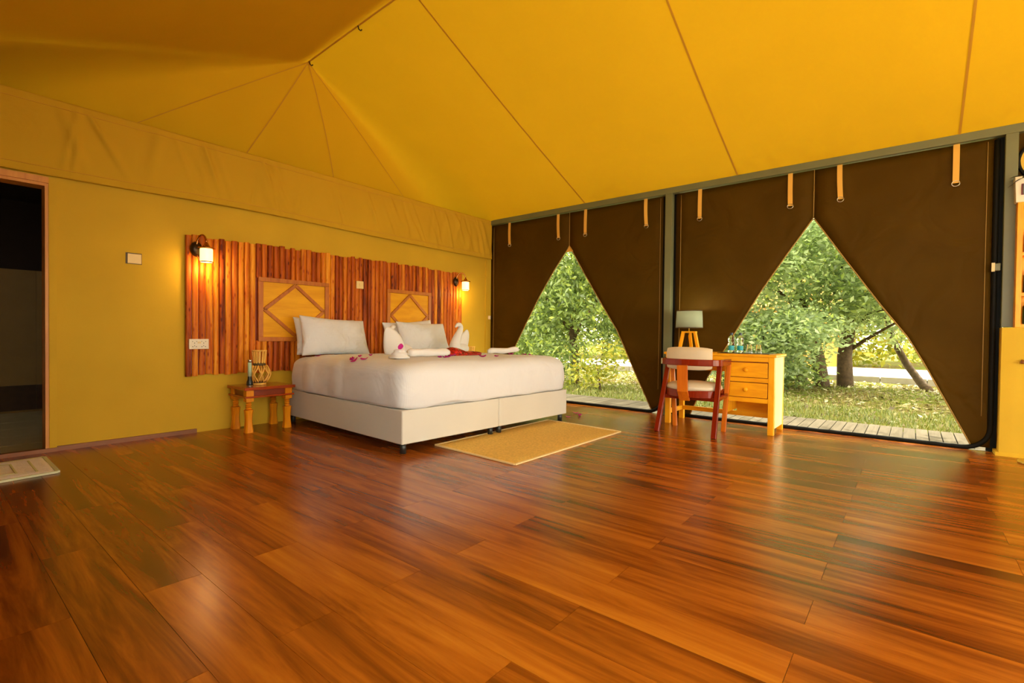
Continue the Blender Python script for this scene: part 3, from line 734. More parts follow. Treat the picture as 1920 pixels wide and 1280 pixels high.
def cushion_box(x0, x1, y0, y1, z0, z1, rx, rz, nx, ny, nz, wob):
    """soft box: superellipse section swept, closed top, open bottom"""
    def fn(u, v):
        # u across (0..1 wraps from bottom left over the top to bottom right), v along y
        pass
    vs = []
    mb = MB()
    cx, cy = (x0 + x1) / 2, (y0 + y1) / 2; hx, hy = (x1 - x0) / 2, (y1 - y0) / 2
    N_ = 360; rings = []
    for j in range(nz + 1):
        t = j / nz
        rings.append(t)
    # side rings then shrinking top rings
    prof = []
    for j in range(21):
        t = j / 20; z = z0 + (z1 - rz - z0) * t
        prof.append((0.012 * math.sin(math.pi * t) + (-0.012 if t == 0 else 0), z))
    for j in range(1, 9):
        a = math.pi / 2 * j / 8
        prof.append((-rz * (1 - math.cos(a)) * 1.2, z1 - rz + rz * math.sin(a)))
    e = 2.0
    for off, z in prof:
        ring = []
        for k in range(N_):
            a = 2 * math.pi * (k + 0.5) / N_
            c, s_ = math.cos(a), math.sin(a)
            # rounded rectangle in polar form
            q = 14.0
            r_ = (abs(c / (hx + off)) ** q + abs(s_ / (hy + off)) ** q) ** (-1 / q)
            ring.append((cx + r_ * c, cy + r_ * s_, z))
        rings_ = ring
        vs += [wob(*p) for p in ring]
    m_ = len(prof)
    fs = [(i * N_ + k, i * N_ + (k + 1) % N_, (i + 1) * N_ + (k + 1) % N_, (i + 1) * N_ + k) for i in range(m_ - 1) for k in range(N_)]
    # top: shrink to the centre
    last = (m_ - 1) * N_
    base = vs[last:last + N_]
    prev = last
    for j in range(1, 9):
        f = 1 - j / 8 * 0.98
        st = len(vs)
        for p in base:
            px, py = cx + (p[0] - cx) * f, cy + (p[1] - cy) * f
            vs.append(wob(px, py, z1 + 0.02 * (1 - f) ** 0.8))
        fs += [(prev + k, prev + (k + 1) % N_, st + (k + 1) % N_, st + k) for k in range(N_)]
        prev = st
    fs.append(tuple(prev + k for k in range(N_)))
    return mb.add(vs, fs)
mt = cushion_box(0.01, BW - 0.01, 0.02, BL, 0.337, 0.665, 0.1, 0.09, 8, 8, 8, lambda x, y, z: (x, y, z))
mt.build('mattress', M['sheet'], bed, smooth=True, local=True)
def dwob(x, y, z):
    p = Vector((x, y, z))
    n = 0.010 * mnoise.noise(p * 2.6) + 0.005 * mnoise.noise(p * 6.0 + Vector((3, 1, 7)))
    px = py = 0
    low = max(0, min(1, (0.62 - z) / 0.25))
    if x < 0.1 or x > BW - 0.1: px = 0.020 * mnoise.noise(Vector((1.5, y * 4.5 + z * 0.8, z * 1.2))) * (0.4 + low)
    if y < 0.1: py = 0.018 * mnoise.noise(Vector((x * 4.0 + z, 5.5, z * 1.4))) * (0.4 + low)
    pl = 0
    for fr, ph, am in ((15, 0.3, 0.0035), (27, 1.9, 0.0025)):
        q = (x if y < 0.1 else y) * fr + ph + 2.2 * mnoise.noise(Vector((x * 1.3, y * 1.3, z * 1.2))) * 3
        pl += am * math.sin(q) * max(0, mnoise.noise(Vector((x * 1.1, y * 1.1, z * 0.7 + ph))) + 0.25) * 1.6
    if x < 0.1 or x > BW - 0.1: px += pl
    if y < 0.1: py += pl
    dz = n
    if z < 0.36: dz = 0.016 * mnoise.noise(Vector((x * 3.1, y * 3.1, 9.0)))
    return (x + px, y + py, z + dz)
dv = cushion_box(-0.012, BW + 0.014, -0.014, 1.73, 0.345, 0.690, 0.1, 0.115, 8, 8, 8, dwob)
duv = dv.build('duvet', M['sheet'], None, smooth=True, local=True)
duv.location = BO; duv.rotation_euler = (0, 0, BA)
tag(duv, 'thick white duvet tucked round the mattress and strewn with petals', 'duvet')
def fold(u, v):
    y = 1.70 + v * 0.09; z = 0.694 + 0.012 * math.sin(math.pi * v); x = -0.022 + u * (BW + 0.046)
    if u < 0.06: z = 0.694 - (0.06 - u) / 0.06 * 0.335 + 0.0; x = -0.022 + 0.09 * (u / 0.06) ** 3
    if u > 0.94: z = 0.694 - (u - 0.94) / 0.06 * 0.335; x = BW + 0.024 - 0.09 * ((1 - u) / 0.06) ** 3
    return (x, y, z)

def bedpt(x, y, z):
    """bed-local to world"""
    c, s_ = math.cos(BA), math.sin(BA)
    return Vector((BO[0] + x * c - y * s_, BO[1] + x * s_ + y * c, z))

# pillows
def pillow(cx, cy, cz, w_, h_, t_, lean, yaw, label, roll=0.0, droop=0.0):
    nu, nv = 22, 16; mb = MB()
    def surf(sgn):
        def fn(a, b):
            u, v = a * 2 - 1, b * 2 - 1
            e = max(0, (1 - abs(u) ** 2.6)) ** 0.55 * max(0, (1 - abs(v) ** 2.6)) ** 0.55
            x_ = u * w_ / 2 * (1 - 0.075 * (1 - abs(v) ** 2) ** 1)
            z_ = v * h_ / 2 * (1 - 0.10 * (1 - abs(u) ** 2) ** 1)
            y_ = sgn * t_ / 2 * e + (0.012 * math.sin(u * 5 + v * 3 + cx * 9) + 0.007 * math.sin(u * 11 - v * 7 + cx * 5)) * e + droop * (u * v)
            return (x_, y_, z_)
        return fn
    mb.grid(surf(-1), nu, nv); o = len(mb.v); mb.grid(surf(1), nu, nv)
    # flip the second sheet
    nf = nu * nv
    mb.f[nf:] = [tuple(reversed(f)) for f in mb.f[nf:]]
    R_ = Matrix.Rotation(yaw, 3, 'Z') @ Matrix.Rotation(lean, 3, 'X') @ Matrix.Rotation(roll, 3, 'Y')
    mb.v = [tuple(R_ @ Vector(p) + Vector((cx, cy, cz))) for p in mb.v]
    ob = mb.build('pillow', M['pillow'], None, smooth=True)
    wd = ob.modifiers.new('weld', 'WELD'); wd.merge_threshold = 0.0005
    ob.modifiers.new('sub', 'SUBSURF').render_levels = 1
    return tag(ob, label, 'pillow', 'white pillows against the headboard')
L_ = -0.26
pillow(2.80, 4.83, 0.872, 0.74, 0.42, 0.17, L_, 0.0, 'white pillow at the back of the left pair, against the slats', 0.02)
pillow(2.80, 4.67, 0.872, 0.80, 0.43, 0.21, L_ - 0.03, 0.03, 'white pillow at the front of the left pair', 0.035, 0.02)
pillow(3.92, 4.83, 0.885, 0.80, 0.40, 0.16, L_, 0.0, 'white pillow at the back of the right pair with raised corner', -0.07)
pillow(4.00, 4.68, 0.865, 0.80, 0.41, 0.20, L_ - 0.05, -0.02, 'white pillow at the front of the right pair behind the towel swans', 0.0, 0.02)

# ------------------------------------------------------------------ towels, cloth and petals on the bed
ZT = 0.705
sw = thing('towel_swan', (4.12, 4.16, ZT), 'white towel folded into a swan with curved neck, right of the right-hand pillows', 'towel')
neck = [(4.06, 4.16, 0.71), (4.03, 4.16, 0.77), (4.05, 4.155, 0.85), (4.095, 4.15, 0.93), (4.125, 4.15, 0.985), (4.115, 4.15, 1.020), (4.08, 4.148, 1.032), (4.045, 4.146, 1.015), (4.022, 4.145, 0.990)]
MB().tube(neck, [0.085, 0.075, 0.052, 0.040, 0.033, 0.030, 0.027, 0.020, 0.008], 12).build('neck', M['towel'], sw, smooth=True, sub=1)
wing = [(4.10, 4.19, 0.71), (4.16, 4.19, 0.77), (4.21, 4.195, 0.84), (4.255, 4.20, 0.90), (4.275, 4.20, 0.945), (4.278, 4.20, 0.97)]
MB().tube(wing, [0.13, 0.115, 0.085, 0.058, 0.035, 0.012], 12, flat=(0.2, 1, 0), fk=0.5).build('wing', M['towel'], sw, smooth=True, sub=1)
MB().tube([(3.99, 4.17, 0.715), (4.08, 4.17, 0.75), (4.20, 4.18, 0.755), (4.27, 4.19, 0.715)], [0.03, 0.075, 0.085, 0.04], 12, flat=(0, 0, 1), fk=0.8).build('body', M['towel'], sw, smooth=True, sub=1)
sw2 = thing('towel_wing', (3.10, 4.10, ZT), 'white towel folded into a tall rounded wing in front of the right-hand pillows', 'towel')
MB().tube([(3.14, 4.10, 0.695), (3.125, 4.10, 0.76), (3.10, 4.10, 0.83), (3.07, 4.10, 0.90), (3.035, 4.10, 0.945), (3.015, 4.10, 0.972)], [0.125, 0.122, 0.112, 0.085, 0.050, 0.014], 14, flat=(0.2, 1, 0), fk=0.42).build('wing', M['towel'], sw2, smooth=True, sub=1)
MB().tube([(3.07, 4.13, 0.70), (3.20, 4.13, 0.745), (3.33, 4.15, 0.745), (3.42, 4.17, 0.70)], [0.04, 0.075, 0.07, 0.02], 12).build('body', M['towel'], sw2, smooth=True, sub=1)
MB().tube([(3.20, 4.14, 0.72), (3.19, 4.16, 0.80), (3.155, 4.17, 0.89), (3.125, 4.17, 0.95), (3.15, 4.17, 0.992), (3.19, 4.17, 0.985)], [0.07, 0.06, 0.042, 0.034, 0.028, 0.012], 10).build('neck', M['towel'], sw2, smooth=True, sub=1)

def roll(p, q, r, label, tw=0.0):
    p, q = Vector(p), Vector(q); n = 14; pts = []; rad = []
    for i in range(n + 1):
        f = i / n
        pts.append(p.lerp(q, f) + Vector((0, 0.008 * math.sin(f * 7), tw * math.sin(f * 9) * 0.5)))
        rad.append(r * (1 + 0.06 * math.sin(f * 17)) * (0.72 if i in (0, n) else 1))
    t = MB().tube(pts, rad, 14).build('rolled_towel', M['towel'], None, smooth=True)
    d_ = (q - p).normalized()
    for e, sg in ((p, -1), (q, 1)):
        s_ = MB(); sp = []
        a1 = d_.orthogonal().normalized(); a2 = d_.cross(a1)
        for i in range(26):
            a = i * 0.5; rr_ = r * 0.7 * i / 26
            sp.append(e + d_ * sg * 0.002 + a1 * rr_ * math.cos(a) + a2 * rr_ * math.sin(a))
        s_.tube(sp, 0.006, 5).build('rolled_end', M['towel'], t, smooth=True)
    return tag(t, label, 'towel', 'rolled towels on the bed')
roll((2.83, 3.52, ZT + 0.037), (3.21, 3.39, ZT + 0.037), 0.036, 'white rolled towel between the towel rosette and the red sequinned cloth')
roll((3.98, 3.58, ZT + 0.024), (4.30, 3.42, ZT + 0.042), 0.030, 'white rolled towel lying alone at the right side of the bed', 0.01)
ro = MB().lathe([(0.02, 0.0), (0.085, 0.004), (0.092, 0.016), (0.075, 0.028), (0.066, 0.030), (0.070, 0.042), (0.056, 0.055), (0.046, 0.056), (0.050, 0.068), (0.034, 0.080), (0.012, 0.082)], (0, 0, 0), 26)
ro.v = [(2.665 + a * (1 + 0.07 * math.sin(5 * math.atan2(b, a) + c * 90)), 3.43 + b * (1 + 0.07 * math.sin(5 * math.atan2(b, a) + c * 90)), ZT - 0.008 + c) for a, b, c in ro.v]
ro = ro.build('towel_rosette', M['towel'], None, smooth=True)
tag(ro, 'small white towel coiled into a rosette with a magenta flower on top', 'towel')
fw_ = thing('flower', (2.665, 3.43, ZT + 0.074), 'magenta bougainvillea flower standing on the towel rosette', 'flower')
for i in range(3):
    a = i * 2.1 + 0.4; mb = MB()
    def fn(u, v, a=a):
        w_ = math.sin(math.pi * min(1, v * 0.92 + 0.08)) ** 0.7 * 0.026
        r_ = 0.004 + 0.024 * math.sin(v * 1.5)
        x_ = (u - 0.5) * 2 * w_
        return (2.665 + math.cos(a) * r_ - math.sin(a) * x_, 3.43 + math.sin(a) * r_ + math.cos(a) * x_, ZT + 0.072 + v * 0.052)
    mb.grid(fn, 4, 6).build('bract', M['petal'], fw_, smooth=True)
# red sequinned cloth
def seq():
    m, nt, p = newmat('red sequins'); L = nt.links.new
    tc = nt.nodes.new('ShaderNodeTexCoord'); vo = N(nt, 'ShaderNodeTexVoronoi'); vo.inputs['Scale'].default_value = 75; L(tc.outputs['Object'], vo.inputs['Vector'])
    cr = nt.nodes.new('ShaderNodeValToRGB'); cr.color_ramp.elements[0].color = (0.10, 0.001, 0.001, 1); cr.color_ramp.elements[1].color = (0.75, 0.015, 0.010, 1)
    sx = nt.nodes.new('ShaderNodeSeparateColor'); L(vo.outputs['Color'], sx.inputs[0]); L(sx.outputs[0], cr.inputs['Fac']); L(cr.outputs[0], p.inputs['Base Color'])
    p.inputs['Roughness'].default_value = 0.3; p.inputs['Metallic'].default_value = 0.3
    add_bump(nt, p, vo.outputs['Distance'], 0.8, 0.01)
    return m
M['sequin'] = seq()
cl = MB()
def clf(u, v):
    x_ = 3.28 + u * 0.50; yc = 3.52 + 0.03 * math.sin(u * 4)
    hw_ = 0.10 * math.sin(math.pi * min(1, u * 0.9 + 0.12)) ** 0.6; hh = 0.068 * math.exp(-((u - 0.25) / 0.28) ** 2) + 0.022 * math.exp(-((u - 0.8) / 0.2) ** 2) + 0.012
    a = v * math.pi
    return (x_, yc - hw_ * math.cos(a), ZT - 0.004 + hh * math.sin(a) * (1 + 0.12 * math.sin(u * 23 + a * 3)))
cl.grid(clf, 30, 12)
tag(cl.build('sequin_cloth', M['sequin'], None, smooth=True, solid=0.004), 'dark red sequinned cloth bunched on the bed in front of the towel swan', 'cloth')

# petals
def petal_mesh(kind):
    mb = MB()
    def fn(u, v):
        w_ = math.sin(math.pi * min(1, v * 0.9 + 0.1)) ** 0.8 * 0.017
        x_ = (u - 0.5) * 2 * w_
        cur = 0.010 * (2 * v - 1) ** 2 + 0.008 * abs(u - 0.5) * 2 * (1 if kind else 0.4)
        return (x_, (v - 0.5) * 0.052, 0.001 + cur)
    mb.grid(fn, 4, 6)
    return mb
pm = []
for k in range(2):
    o = petal_mesh(k).build('petal', M['petal'], None, smooth=True, local=True, solid=0.0012); pm.append(o)
from mathutils.bvhtree import BVHTree
_dm = duv.data
_bv = BVHTree.FromPolygons([tuple(bedpt(v.co.x, v.co.y, v.co.z)) for v in _dm.vertices], [tuple(p.vertices) for p in _dm.polygons])
def drop(x_, y_):
    h = _bv.ray_cast(Vector((x_, y_, 2.0)), Vector((0, 0, -1)))
    return (h[0].z, h[1]) if h[0] is not None else (ZT, Vector((0, 0, 1)))
clusters = [
    ('below the left pillows', [(2.47, 4.42), (2.405, 3.70), (2.42, 3.76), (2.59, 3.91), (2.43, 3.60), (2.72, 3.93)]),
    ('around the long rolled towel', [(2.96, 3.60), (3.02, 3.56), (3.07, 3.36), (3.10, 3.32), (3.14, 3.33), (3.27, 3.41), (3.84, 4.36), (3.92, 4.30)]),
    ('right of the red cloth', [(3.42, 3.15), (3.68, 3.20), (4.10, 3.36), (4.25, 3.30), (4.34, 3.28), (4.36, 3.36), (4.00, 4.38)]),
    ('between the pillow pairs', [(3.42, 4.50)])]
words = ['first', 'second', 'third', 'fourth', 'fifth', 'sixth', 'seventh', 'eighth', 'ninth', 'tenth']
used = [False, False]; ci = 0
def put_petal(x_, y_, z_, nrm, label, group):
    global ci
    k = ci % 2; ci += 1
    if not used[k]: o = pm[k]; used[k] = True
    else:
        o = pm[k].copy(); COL.objects.link(o)
    s_ = rnd.uniform(0.9, 1.35); o.scale = (s_, s_, s_)
    o.location = (x_, y_, z_ + 0.001)
    o.rotation_mode = 'QUATERNION'
    o.rotation_quaternion = nrm.to_track_quat('Z', 'Y') @ Matrix.Rotation(rnd.uniform(0, 6.28), 3, 'Z').to_quaternion()
    tag(o, label, 'petal', group)
for where, pts in clusters:
    pts = sorted(pts, key=lambda p: math.atan2(p[0], p[1]))
    for i, (x_, y_) in enumerate(pts):
        z_, nn = drop(x_, y_)
        lab = 'magenta petal on the duvet, %s from left %s' % (words[i], where) if len(pts) > 1 else 'single magenta petal on the duvet ' + where
        put_petal(x_, y_, z_, nn, lab, 'petals on the bed')
for (x_, y_), lab in zip(((4.62, 2.95), (4.78, 2.90), (4.90, 3.02)), ('magenta petal on the floor nearest the right foot corner of the bed', 'magenta petal on the floor, middle one of three beyond the bed corner', 'magenta petal on the floor beyond the bed, nearest the mesh screen')):
    put_petal(x_, y_, 0.0, Vector((0, 0, 1)), lab, 'petals on the floor')

# ------------------------------------------------------------------ bedside tables
def nightstand(x0, x1, y0, y1, label):
    t = thing('bedside_table', ((x0 + x1) / 2, (y0 + y1) / 2, 0), label, 'bedside table')
    MB().box(x0, x1, y0, y1, 0.385, 0.412).build('table_top', M['nstop'], t, bevel=0.004)
    MB().box(x0 + 0.035, x1 - 0.035, y0 + 0.035, y1 - 0.035, 0.332, 0.385).build('apron', M['nsdark'], t)
    MB().box(x0 + 0.008, x1 - 0.008, y0 + 0.008, y1 - 0.008, 0.315, 0.332).build('rail', M['nstop'], t, bevel=0.003)
    for sx in (0, 1):
        for sy in (0, 1):
            cx = x0 + 0.055 if sx == 0 else x1 - 0.055; cy = y0 + 0.055 if sy == 0 else y1 - 0.055
            l = MB()
            l.box(cx - 0.032, cx + 0.032, cy - 0.032, cy + 0.032, 0.331, 0.386)
            l.box(cx - 0.032, cx + 0.032, cy - 0.032, cy + 0.032, 0.282, 0.316)
            pr = [(0.020, 0.205)]
            for i in range(4):
                z = 0.208 + i * 0.0195
                pr += [(0.0145, z), (0.0235, z + 0.004), (0.0255, z + 0.009), (0.0235, z + 0.014), (0.0145, z + 0.0185)]
            pr.append((0.020, 0.284))
            l.lathe(pr, (cx, cy, 0), 14)
            # waisted square foot
            n = 8; vs = []
            for i in range(n + 1):
                f = i / n; z = 0.207 - f * 0.207
                h_ = 0.034 - 0.008 * math.sin(math.pi * min(1, f * 1.08)) + 0.001 * f
                ch_ = 0.35 * h_
                vs += [(cx - h_ + ch_, cy - h_, z), (cx + h_ - ch_, cy - h_, z), (cx + h_, cy - h_ + ch_, z), (cx + h_, cy + h_ - ch_, z), (cx + h_ - ch_, cy + h_, z), (cx - h_ + ch_, cy + h_, z), (cx - h_, cy + h_ - ch_, z), (cx - h_, cy - h_ + ch_, z)]
            fs = [(i * 8 + k, i * 8 + (k + 1) % 8, (i + 1) * 8 + (k + 1) % 8, (i + 1) * 8 + k) for i in range(n) for k in range(8)]
            fs += [tuple(range(7, -1, -1)), tuple(n * 8 + k for k in range(8))]
            l.add(vs, fs)
            l.build('leg', M['nsleg'], t)
    return t
nightstand(1.872, 2.335, 4.595, 4.985, 'small mahogany bedside table with carved orange legs left of the bed')
ns2 = nightstand(4.62, 5.08, 4.595, 4.985, 'bedside table mostly hidden behind the right side of the bed')

def lantern(cx, cy, z, label):
    t = thing('bamboo_lantern', (cx, cy, z), label, 'lantern')
    MB().lathe([(0.056, 0), (0.060, 0.004), (0.060, 0.016), (0.052, 0.024)], (cx, cy, z), 22).build('base', M['cane'], t, smooth=True)
    MB().lathe([(0.058, 0.022), (0.062, 0.026), (0.060, 0.032), (0.05, 0.034)], (cx, cy, z), 22).build('lower_band', M['caneband'], t, smooth=True)
    def rad(h):   # belly
        f = (h - 0.03) / 0.155
        return 0.054 + 0.042 * math.sin(math.pi * (0.06 + 0.86 * f)) ** 0.9
    n = 9
    for dirn in (1, -1):
        for k in range(9):
            pts = []
            for i in range(n + 1):
                h = 0.03 + 0.155 * i / n; a = 2 * math.pi * k / 9 + dirn * 0.75 * i / n
                r_ = rad(h) + 0.0015 * dirn
                pts.append((cx + r_ * math.cos(a), cy + r_ * math.sin(a), z + h))
            MB().tube(pts, 0.0058, 5).build('cane_strip', M['cane'], t, smooth=True)
    for k in range(9):
        a = 2 * math.pi * (k + 0.5) / 9
        pts = [(cx + (rad(0.03 + 0.155 * i / n) - 0.003) * math.cos(a), cy + (rad(0.03 + 0.155 * i / n) - 0.003) * math.sin(a), z + 0.03 + 0.155 * i / n) for i in range(n + 1)]
        MB().tube(pts, 0.0045, 5).build('cane_upright', M['cane'], t, smooth=True)
    MB().lathe([(0.052, 0.182), (0.056, 0.186), (0.055, 0.202), (0.048, 0.210)], (cx, cy, z), 22).build('neck_band', M['caneband'], t, smooth=True)
    for k in range(13):
        a = 2 * math.pi * k / 13
        MB().bar((cx + 0.048 * math.cos(a), cy + 0.048 * math.sin(a), z + 0.205), (cx + 0.062 * math.cos(a), cy + 0.062 * math.sin(a), z + 0.325), 0.013, 0.005, (math.cos(a), math.sin(a), 0)).build('neck_strip', M['cane'], t)
    MB().lathe([(0.060, 0.318), (0.066, 0.318), (0.068, 0.329), (0.060, 0.329)], (cx, cy, z), 22, cap=False).build('top_ring', M['cane'], t, smooth=True)
    return t
lantern(2.085, 4.80, 0.412, 'woven yellow bamboo lantern with flared neck on the left bedside table')
lantern(4.98, 4.82, 0.412, 'woven bamboo lantern behind the bed, only its rim visible right of the towel swan')
t = thing('torch', (1.957, 4.70, 0.412), 'pale green torch standing on its black head on the left bedside table', 'torch')
MB().lathe([(0.024, 0.0), (0.027, 0.003), (0.027, 0.010)], (1.957, 4.70, 0.412), 18).build('bezel', M['torchring'], t, smooth=True)
MB().lathe([(0.027, 0.010), (0.0275, 0.022), (0.026, 0.045), (0.019, 0.066), (0.017, 0.092), (0.0165, 0.094)], (1.957, 4.70, 0.412), 18).build('head', M['torchhead'], t, smooth=True)
MB().lathe([(0.0165, 0.094), (0.0165, 0.222)], (1.957, 4.70, 0.412), 18).build('barrel', M['torchbody'], t, smooth=True)
MB().lathe([(0.0168, 0.222), (0.0168, 0.246), (0.012, 0.250)], (1.957, 4.70, 0.412), 18).build('tail_cap', M['torchring'], t, smooth=True)

# ------------------------------------------------------------------ rugs
A_, B_, C_, D_ = (2.705, 3.005), (2.668, 2.140), (4.250, 2.128), (4.300, 3.0)
def rug(name, quad, z, th, label, m, me, eb=0.02):
    q = [Vector((p[0], p[1], 0)) for p in quad]
    c = sum(q, Vector()) / 4
    mb = MB()
    def fn(u, v):
        p = q[0].lerp(q[3], u).lerp(q[1].lerp(q[2], u), v)
        e = min(u, 1 - u, v, 1 - v)
        return (p.x, p.y, z + th * (1 if e > 0.001 else 0.2) + 0.002 * math.sin(u * 11) * math.sin(v * 9))
    mb.grid(fn, 40, 24)
    o = mb.build(name, m, None, smooth=True)
    sk = MB(); n = 4
    for i in range(4):
        a, b = q[i], q[(i + 1) % 4]
        sk.bar(a + Vector((0, 0, z + th * 0.45)), b + Vector((0, 0, z + th * 0.45)), eb, th * 0.9)
    sk.build('edge_binding', me, o, bevel=0.002)
    return tag(o, label, 'rug')
rug('rug', (A_, B_, C_, D_), 0.001, 0.012, 'yellow woven rectangular rug on the floor at the foot of the bed', M['rug'], M['rugedge'])
bm_ = rug('bath_mat', ((-0.22, 4.70), (-0.22, 4.14), (0.585, 4.215), (0.588, 4.76)), 0.001, 0.016, 'white embossed bath mat on the floor before the bathroom doorway', M['bathmat'], M['bathedge'], 0.022)
for (x0, x1, y0, y1) in ((0.40, 0.412, 4.30, 4.62), (0.49, 0.502, 4.28, 4.66), (-0.2, 0.40, 4.30, 4.312), (-0.2, 0.40, 4.62, 4.632)):
    B(x0, x1, y0, y1, 0.015, 0.0205).build('embossed_bar', M['bathedge'], bm_, bevel=0.002)

# ------------------------------------------------------------------ desk
dk = thing('desk', (5.28, 1.49, 0), 'varnished orange pine desk with two drawers before the wide screen', 'desk')
dx0, dx1, dy0, dy1 = 5.05, 5.50, 0.975, 2.02
B(dx0 - 0.012, dx1 + 0.01, dy0 - 0.012, dy1 + 0.012, 0.728, 0.752).build('desk_top', M['pineh'], dk, bevel=0.004)
for lx in (dx0, dx1 - 0.05):
    B(lx, lx + 0.05, dy0 + 0.005, dy0 + 0.055, 0, 0.728).build('leg', M['pine'], dk, bevel=0.003)
    B(lx, lx + 0.05, dy1 - 0.055, dy1 - 0.005, 0, 0.728).build('leg', M['pine'], dk, bevel=0.003)
B(dx0 + 0.006, dx0 + 0.026, dy0 + 0.055, dy1 - 0.055, 0.682, 0.728).build('front_apron', M['pineh'], dk)
B(dx0 + 0.05, dx1 - 0.05, dy0 + 0.006, dy0 + 0.022, 0.06, 0.728).build('side_panel', M['palepine'], dk)
B(dx0 + 0.02, dx1 - 0.03, 1.405, 1.425, 0.17, 0.728).build('inner_panel', M['pine'], dk)
B(dx0 + 0.02, dx1 - 0.05, 0.99, 1.41, 0.676, 0.682).build('drawer_runner', M['nsdark'], dk)
for za, zb in ((0.533, 0.672), (0.342, 0.480)):
    dr = B(dx0 + 0.004, dx0 + 0.024, 1.036, 1.398, za, zb).build('drawer', M['pineh'], dk, bevel=0.003)
    kn = MB().lathe([(0.010, 0.0), (0.011, 0.008), (0.021, 0.014), (0.022, 0.022), (0.014, 0.030), (0.004, 0.031)], (0, 0, 0), 16)
    kn.v = [(dx0 + 0.004 - c, 1.222 + a, (za + zb) / 2 + 0.003 + b) for a, b, c in kn.v]
    kn.build('knob', M['pine'], dr, smooth=True)
B(dx0 + 0.002, dx0 + 0.03, 1.03, 1.41, 0.488, 0.528).build('drawer_rail', M['pineh'], dk)
B(dx0 + 0.002, dx0 + 0.03, 1.03, 1.41, 0.295, 0.336).build('drawer_rail', M['pineh'], dk)
B(dx0 + 0.03, dx0 + 0.04, 1.03, 1.405, 0.30, 0.68).build('drawer_shadow_gap', M['nsdark'], dk)
B(dx1 - 0.045, dx1 - 0.03, 1.03, 1.405, 0.10, 0.30).build('back_panel', M['pineh'], dk)
B(dx1 - 0.05, dx1 - 0.02, 1.03, dy1 - 0.05, 0.10, 0.145).build('back_stretcher', M['pineh'], dk)
B(dx0 + 0.05, dx1 - 0.05, dy1 - 0.045, dy1 - 0.02, 0.10, 0.145).build('side_stretcher', M['pine'], dk)
B(dx1 - 0.045, dx1 - 0.03, 1.405, dy1 - 0.05, 0.55, 0.728).build('back_apron', M['pineh'], dk)

# lamp on the desk
lp = thing('table_lamp', (5.32, 1.868, 0.752), 'table lamp with grey green drum shade and tapered pine legs on the desk', 'lamp')
lx, ly = 5.32, 1.868
for sg in (-1, 1):
    MB().bar((lx - 0.0, ly + sg * 0.105, 0.752), (lx, ly + sg * 0.062, 0.965), 0.03, 0.036, (1, 0, 0)).build('lamp_leg', M['pine'], lp, bevel=0.003)
MB().bar((lx + 0.09, ly, 0.752), (lx + 0.02, ly, 0.96), 0.03, 0.03, (0, 1, 0)).build('lamp_leg', M['pine'], lp, bevel=0.003)
B(lx - 0.02, lx + 0.03, ly - 0.078, ly + 0.078, 0.955, 0.972).build('lamp_block', M['pine'], lp, bevel=0.003)
MB().lathe([(0.007, 0.0), (0.007, 0.10)], (lx, ly, 0.972), 10).build('stem', M['chrome'], lp, smooth=True)
MB().lathe([(0.018, 0.0), (0.018, 0.06), (0.03, 0.08), (0.028, 0.11), (0.01, 0.13)], (lx, ly, 1.05), 12).build('bulb', emit('lamp bulb', (1, 0.95, 0.8), 1.5), lp, smooth=True)
shade = MB().lathe([(0.140, 0.0), (0.131, 0.185)], (lx, ly, 1.008), 40, cap=False, sx=0.85).build('lamp_shade', M['lampshade'], lp, smooth=True, solid=0.003)
MB().lathe([(0.1405, 0.0), (0.1425, 0.003), (0.1425, 0.008), (0.140, 0.010)], (lx, ly, 1.006), 40, cap=False, sx=0.85).build('lower_trim', M['caneband'], shade, smooth=True)
MB().lathe([(0.132, 0.0), (0.1345, 0.003), (0.134, 0.008), (0.131, 0.010)], (lx, ly, 1.186), 40, cap=False, sx=0.85).build('upper_trim', M['caneband'], shade, smooth=True)
MB().tube([(lx, ly, 0.972), (lx - 0.02, ly + 0.01, 0.90), (lx - 0.01, ly + 0.03, 0.82), (lx + 0.03, ly + 0.05, 0.756)], 0.004, 5).build('cord', M['black'], lp, smooth=True)
ld = bpy.data.lights.new('lamp_light', 'POINT'); ld.energy = 5.0; ld.color = (1.0, 0.93, 0.75); ld.shadow_soft_size = 0.03
lo = bpy.data.objects.new('lamp_light', ld); COL.objects.link(lo); lo.parent = lp; lo.location = (0, 0, 0.42)

# tray, bottles, glasses
tr = B(5.15, 5.45, 1.045, 1.52, 0.752, 0.758).build('tray', M['bronze'], None, bevel=0.002)
tag(tr, 'thin dark tray under the bottles and glasses on the desk', 'tray')
def bottle(cx, cy, label):
    t = thing('water_bottle', (cx, cy, 0.758), label, 'bottle', 'water bottles on the desk tray')
    pr = [(0.026, 0.0), (0.030, 0.006), (0.030, 0.022), (0.028, 0.025), (0.028, 0.07), (0.031, 0.074), (0.0315, 0.09), (0.027, 0.103), (0.0275, 0.112), (0.031, 0.128), (0.031, 0.142), (0.026, 0.158), (0.014, 0.172), (0.012, 0.178)]
    MB().lathe(pr, (cx, cy, 0.758), 20).build('body', M['glass'], t, smooth=True)
    MB().lathe([(0.0285, 0.024), (0.0287, 0.028), (0.0287, 0.066), (0.0285, 0.070)], (cx, cy, 0.758), 20, cap=False).build('label_band', M['label'], t, smooth=True)
    MB().lathe([(0.014, 0.176), (0.0145, 0.180), (0.0145, 0.196), (0.011, 0.200)], (cx, cy, 0.758), 14).build('cap', M['cap'], t, smooth=True)
bottle(5.30, 1.428, 'clear water bottle with turquoise label, nearer the lamp')
bottle(5.30, 1.343, 'clear water bottle with turquoise label, nearer the glasses')
